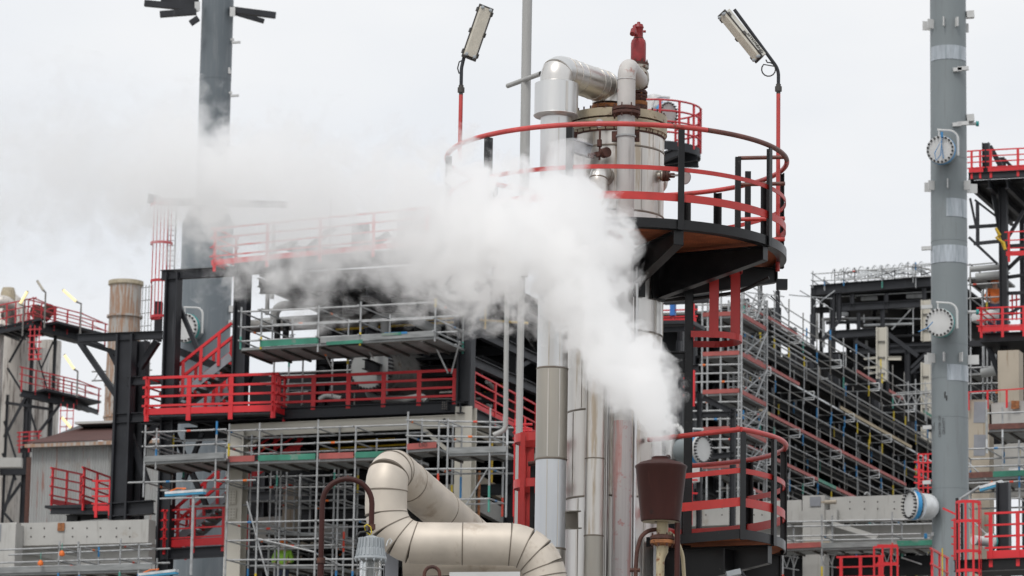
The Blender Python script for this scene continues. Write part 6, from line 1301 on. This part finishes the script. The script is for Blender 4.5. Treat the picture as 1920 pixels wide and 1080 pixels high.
vbar(ft_, F0.off(-SV * .5), 1301, 695, 762, 4, 'bright_red', kind='b', name='ladder_strap'); vbar(ft_, F0.off(-SV * .5), 1296, 905, 985, 4, 'bright_red', kind='b', name='ladder_strap')
for y in (872, 900, 925, 950): hbar(ft_, F0.off(-SV * .5), 1288, y, 1308, y, 3, 'bright_red', kind='b', name='ladder_hoop')
for x, y, h_, w_ in ((1262, 830, 60, 22), (1288, 840, 70, 20)): vbar(ft_, F0.off(SV * .5), x, y - h_ / 2, y + h_ / 2, w_, 'pipe_lightgrey', kind='b', name='equipment_box')
MB().tube(fillet([F0(1255, 860), F0(1262, 800), F0(1272, 798), F0(1285, 822)], .3), .085, 14).build('white_pipe', 'flange_white', ft_)
vbar(ft_, F0, 1306, 860, 905, 18, 'flange_white', kind='i', name='short_column')
mc2 = thing('bolted_manway', 'round bolted manway with bright blue gasket right of the funnel', 'flange', W(1312, 845, 108)); cm = W(1314, 843, 108); mq_ = MPP(cm); ax = V((1.05, -1, -.05))
manway(mc2, cm, ax, 27 * mq_, neck=.8, n=24, side=1)
# cluttered middle distance beneath right scaffold: distant dark mass keeps depth

# ================================================================== two workers
def person(label, foot, top, pants, helmet, face=-90, h=1.78, lean=0):
    t = thing('person', label, 'person', foot, None); s = h / 1.78
    J = {'pel': (0, 0, .95), 'sp': (0, 0, 1.2), 'ch': (0, 0, 1.38), 'nk': (0, .0, 1.5), 'hd': (0, 0, 1.6), 'ht': (0, 0, 1.72),
         'hl': (.1, 0, .9), 'kl': (.11, .02, .5), 'al': (.12, -.02, .08), 'tl': (.13, .14, .04), 'hr': (-.1, 0, .9), 'kr': (-.11, .02, .5), 'ar': (-.12, -.02, .08), 'tr': (-.13, .14, .04),
         'sl': (.19, 0, 1.42), 'el': (.28, .05, 1.15), 'wl': (.22, .28, 1.08), 'sr': (-.19, 0, 1.42), 'er': (-.28, .05, 1.15), 'wr': (-.2, .28, 1.12)}
    rad = {'pel': .15, 'sp': .14, 'ch': .16, 'nk': .06, 'hd': .09, 'ht': .08, 'hl': .1, 'kl': .07, 'al': .05, 'tl': .045, 'hr': .1, 'kr': .07, 'ar': .05, 'tr': .045, 'sl': .075, 'el': .055, 'wl': .035, 'sr': .075, 'er': .055, 'wr': .035}
    E = [('pel', 'sp'), ('sp', 'ch'), ('ch', 'nk'), ('nk', 'hd'), ('hd', 'ht'), ('pel', 'hl'), ('hl', 'kl'), ('kl', 'al'), ('al', 'tl'), ('pel', 'hr'), ('hr', 'kr'), ('kr', 'ar'), ('ar', 'tr'), ('ch', 'sl'), ('sl', 'el'), ('el', 'wl'), ('ch', 'sr'), ('sr', 'er'), ('er', 'wr')]
    ks = list(J); rot = Matrix.Rotation(R(face - 90), 3, 'Z')
    def grow(names, es, grow_, mt, nm):
        idx = {k: i for i, k in enumerate(names)}; me = bpy.data.meshes.new(nm); me.from_pydata([rot @ (V(J[k]) * s) for k in names], [(idx[a], idx[b]) for a, b in es], [])
        o = bpy.data.objects.new(nm, me); COL.objects.link(o); md = o.modifiers.new('s', 'SKIN'); sb = o.modifiers.new('u', 'SUBSURF'); sb.levels = 1
        for i, k in enumerate(names): me.skin_vertices[0].data[i].radius = ((rad[k] + grow_) * s,) * 2 if hasattr(me, 'skin_vertices') and len(me.skin_vertices) else (.1, .1)
        me.skin_vertices[0].data[idx[names[0]]].use_root = True
        dg = bpy.context.evaluated_depsgraph_get(); m2 = bpy.data.meshes.new_from_object(o.evaluated_get(dg)); o.modifiers.clear(); o.data = m2; m2.materials.clear(); m2.materials.append(M[mt]); o.parent = t; return o
    def safe(*a):
        names = a[0]
        me_ok = True
        return grow(*a)
    safe(ks, E, 0, 'skin', 'body')
    safe(['ch', 'sp', 'pel', 'sl', 'el', 'wl', 'sr', 'er', 'wr'], [('ch', 'sp'), ('sp', 'pel'), ('ch', 'sl'), ('sl', 'el'), ('el', 'wl'), ('ch', 'sr'), ('sr', 'er'), ('er', 'wr')], .02, top, 'jacket')
    safe(['pel', 'hl', 'kl', 'al', 'hr', 'kr', 'ar'], [('pel', 'hl'), ('hl', 'kl'), ('kl', 'al'), ('pel', 'hr'), ('hr', 'kr'), ('kr', 'ar')], .018, pants, 'trousers')
    hc_ = foot + rot @ (V((0, 0, 1.70)) * s); MB().lathe(hc_, [(.13, -.02), (.14, 0), (.125, .03), (.115, .08), (.07, .125), (.02, .14)], 20).build('helmet', helmet, t)
    for q in ((.235, .34, 1.06), (-.215, .34, 1.1)):
        for f_ in range(4): p = foot + rot @ (V(q) * s) + rot @ V((.018 * (f_ - 1.5), 0, 0)); MB().tube([p - rot @ V((0, .07, 0)), p, p + rot @ V((0, .04 - .006 * abs(f_ - 1.5), -.02))], [.011, .010, .008], 6).build('finger', 'skin', t)
    return t
fp = PF.off(SV * 1.2)(527, 1078); 
person('person in lime hi-vis jacket and orange helmet behind the tall scaffold, looking down', W(528, 1126, 107.6), 'hivis', 'trousers', 'helmet_orange')
person('person in orange work clothes and helmet high up behind the right tower module', W(1866, 632, 122.5), 'cloth_orange', 'trousers', 'helmet_orange', h=2.0)
# ================================================================== steam plume: one closed volume drifting left from the funnel
def steam():
    def px(x, y, D): return W(x, y, D)
    mouth = W(1239, 858, 38.0)
    # local frame: x right, y away, z up, in metres from the mouth
    path1 = [(858, 1239, 18, 38.0, 1), (835, 1238, 25, 38.0, 1), (800, 1229, 44, 38.1, .9), (760, 1208, 72, 38.3, 1), (715, 1176, 92, 38.5, 1), (660, 1142, 92, 38.8, .9), (600, 1106, 90, 39.0, .85), (540, 1086, 98, 39.1, .9), (480, 1078, 110, 39.2, 1), (430, 1085, 112, 39.3, 1), (380, 1075, 92, 39.3, .8), (330, 1065, 50, 39.3, .2)]
    path2 = [(1200, 455, 28, 39.3, .5), (1150, 450, 78, 39.3, 1), (1080, 450, 114, 39.3, 1), (1000, 448, 132, 39.4, 1), (930, 442, 150, 39.5, .95), (860, 435, 160, 39.7, .72), (780, 430, 168, 39.9, .50), (700, 425, 176, 40.0, .41), (600, 408, 182, 40.2, .40), (500, 380, 180, 40.3, .45), (400, 345, 160, 40.4, .56), (300, 335, 155, 40.5, .42), (200, 330, 175, 40.5, .30), (100, 325, 190, 40.5, .25), (0, 325, 195, 40.5, .22), (-120, 320, 195, 40.5, .2)]
    # mesh hull: union of balls along both paths, voxel-remeshed to one closed surface
    import bmesh
    bm = bmesh.new()
    def ball(c, r):
        bmesh.ops.create_icosphere(bm, subdivisions=3, radius=r, matrix=Matrix.Translation(c - mouth))
    def along(rows, horiz):
        for i in range(len(rows) - 1):
            for k in range(4):
                u = k / 4; a, b = rows[i], rows[i + 1]
                m_ = [a[j] + (b[j] - a[j]) * u for j in range(5)]
                x, y = (m_[0], m_[1]) if horiz else (m_[1], m_[0])
                q = px(x, y, m_[3]); rr = m_[2] * MPP(q)
                pad = 1.16 + .10 if m_[2] > 30 else 1.15
                ball(q, rr * pad + (.05 if m_[2] > 20 else .0))
    along(path1, False); along(path2, True)
    me = bpy.data.meshes.new('steam'); bm.to_mesh(me); bm.free()
    o = bpy.data.objects.new('steam_plume', me); COL.objects.link(o); o.location = mouth
    md = o.modifiers.new('r', 'REMESH'); md.mode = 'VOXEL'; md.voxel_size = .10
    dg = bpy.context.evaluated_depsgraph_get(); m2 = bpy.data.meshes.new_from_object(o.evaluated_get(dg)); o.modifiers.clear(); o.data = m2
    o['kind'] = 'stuff'; o['label'] = 'white steam billowing up from the brown vent pot and drifting left'; o['category'] = 'steam'
    m = bpy.data.materials.new('steam'); m.use_nodes = True; t = m.node_tree; t.nodes.clear(); L = t.links.new
    def n(ty, **k):
        q = t.nodes.new(ty)
        for a, b in k.items(): setattr(q, a, b)
        return q
    def math_(op, a, b=None, c=None):
        q = n('ShaderNodeMath', operation=op)
        for i, v in enumerate((a, b, c)):
            if v is None: continue
            if isinstance(v, (int, float)): q.inputs[i].default_value = v
            else: L(v, q.inputs[i])
        return q.outputs[0]
    tc = n('ShaderNodeTexCoord'); P0 = tc.outputs['Object']
    def noise(vec, sc, det, rough=.5, off=None):
        q = n('ShaderNodeTexNoise'); q.inputs['Scale'].default_value = sc; q.inputs['Detail'].default_value = det; q.inputs['Roughness'].default_value = rough
        if off:
            a = n('ShaderNodeVectorMath', operation='ADD'); L(vec, a.inputs[0]); a.inputs[1].default_value = off; vec = a.outputs[0]
        L(vec, q.inputs['Vector']); return q
    # domain warp
    w1 = noise(P0, 1.5, 2)
    sb = n('ShaderNodeVectorMath', operation='SUBTRACT'); L(w1.outputs['Color'], sb.inputs[0]); sb.inputs[1].default_value = (.5, .5, .5)
    sx0 = n('ShaderNodeSeparateXYZ'); L(P0, sx0.inputs[0])
    # warp fades in above the mouth
    wa = n('ShaderNodeMapRange'); wa.inputs['From Min'].default_value = .25; wa.inputs['From Max'].default_value = 1.0; wa.inputs['To Min'].default_value = .03; wa.inputs['To Max'].default_value = .55; L(sx0.outputs[2], wa.inputs[0])
    sc_ = n('ShaderNodeVectorMath', operation='SCALE'); L(sb.outputs[0], sc_.inputs[0]); L(wa.outputs[0], sc_.inputs['Scale'])
    ad = n('ShaderNodeVectorMath', operation='ADD'); L(P0, ad.inputs[0]); L(sc_.outputs[0], ad.inputs[1])
    sx = n('ShaderNodeSeparateXYZ'); L(ad.outputs[0], sx.inputs[0]); X, Y, Z = sx.outputs
    def ramp(coord, rows, lo, hi):   # rows: (t, centre_a, centre_y, radius, density) -> two ramps
        tt = n('ShaderNodeMapRange'); tt.inputs['From Min'].default_value = lo; tt.inputs['From Max'].default_value = hi; L(coord, tt.inputs[0])
        rA = n('ShaderNodeValToRGB'); rB = n('ShaderNodeValToRGB')
        for rr_, idx in ((rA, (1, 2, 3)), (rB, (4, 4, 4))):
            cr = rr_.color_ramp; cr.interpolation = 'LINEAR'
            while len(cr.elements) < len(rows): cr.elements.new(.5)
            for e, row in zip(cr.elements, sorted(rows)):
                e.position = (row[0] - lo) / (hi - lo)
            for e, row in zip(cr.elements, sorted(rows)): e.color = (row[idx[0]], row[idx[1]], row[idx[2]], 1)
            L(tt.outputs[0], rr_.inputs[0])
        s = n('ShaderNodeSeparateColor'); L(rA.outputs[0], s.inputs[0]); s2 = n('ShaderNodeSeparateColor'); L(rB.outputs[0], s2.inputs[0])
        return s.outputs[0], s.outputs[1], s.outputs[2], s2.outputs[0]
    K = 10.0   # keep ramp colours in 0..1 by packing metres as (m+K)/20
    r1 = []
    for y, x, r, D, dn in path1:
        q = px(x, y, D) - mouth; r1.append((q.z, (q.x + K) / 20, (q.y + K) / 20, r * MPP(px(x, y, D)) / 20, dn))
    r2 = []
    for x, y, r, D, dn in path2:
        q = px(x, y, D) - mouth; r2.append((q.x, (q.z + K) / 20, (q.y + K) / 20, r * MPP(px(x, y, D)) / 20, dn))
    def field(coord, other, rows):
        lo, hi = min(a[0] for a in rows), max(a[0] for a in rows)
        a, cy_, rad, dn = ramp(coord, rows, lo, hi)
        A = math_('MULTIPLY_ADD', a, 20, -K); CY = math_('MULTIPLY_ADD', cy_, 20, -K); RD = math_('MULTIPLY', rad, 20)
        du = math_('SUBTRACT', other, A); dv = math_('SUBTRACT', Y, CY)
        d2 = math_('SQRT', math_('ADD', math_('MULTIPLY', du, du), math_('MULTIPLY', dv, dv)))
        return math_('SUBTRACT', 1.0, math_('DIVIDE', d2, RD)), dn, RD
    s1, dn1, R1 = field(Z, X, r1); s2, dn2, R2 = field(X, Z, r2)
    zc = math_('GREATER_THAN', sx0.outputs[2], 0.0)
    xin = math_('LESS_THAN', X, max(a[0] for a in r2)); s2 = math_('ADD', s2, math_('MULTIPLY', math_('SUBTRACT', xin, 1), 5.0))
    # fine billow noise, finer close to the mouth
    b1 = noise(ad.outputs[0], 4.2, 6, .62, (3.1, 1.7, 9.2))
    vo = n('ShaderNodeTexVoronoi'); vo.feature = 'F1'; vo.inputs['Scale'].default_value = 3.4; vo.inputs['Detail'].default_value = 1.6; vo.inputs['Roughness'].default_value = .55
    L(ad.outputs[0], vo.inputs['Vector'])
    bn = math_('ADD', math_('MULTIPLY', math_('SUBTRACT', b1.outputs[0], .5), 1.0), math_('MULTIPLY', math_('SUBTRACT', .88, vo.outputs['Distance']), .40))
    b0 = noise(ad.outputs[0], 1.1, 3, .5, (8.1, 2.2, 4.4)); bl = math_('SUBTRACT', b0.outputs[0], .5)
    def dens(s, dn, amp, soft, low=0):
        e = math_('ADD', s, math_('MULTIPLY', bn, amp))
        if low: e = math_('ADD', e, math_('MULTIPLY', bl, low))
        mr = n('ShaderNodeMapRange', interpolation_type='SMOOTHSTEP'); mr.inputs['From Min'].default_value = .03; mr.inputs['From Max'].default_value = soft; L(e, mr.inputs[0])
        return math_('MULTIPLY', mr.outputs[0], dn)
    D1 = dens(s1, dn1, 1.5, .26)
    D2 = dens(s2, math_('MULTIPLY', dn2, dn2), 2.2, .62, 2.0)
    nb_ = n('ShaderNodeMapRange'); nb_.inputs['From Min'].default_value = 0; nb_.inputs['From Max'].default_value = .55; nb_.inputs['To Min'].default_value = 3.2; nb_.inputs['To Max'].default_value = 1; L(sx0.outputs[2], nb_.inputs[0])
    tot = math_('MULTIPLY', math_('MAXIMUM', math_('MULTIPLY', D1, nb_.outputs[0]), D2), zc)
    pv = n('ShaderNodeVolumePrincipled'); pv.inputs['Color'].default_value = (1, 1, 1, 1); pv.inputs['Anisotropy'].default_value = .25
    L(math_('MULTIPLY', tot, STEAM_D), pv.inputs['Density'])
    out = n('ShaderNodeOutputMaterial'); L(pv.outputs[0], out.inputs['Volume'])
    m2.materials.clear(); m2.materials.append(m)
STEAM_D = 11.0
steam()
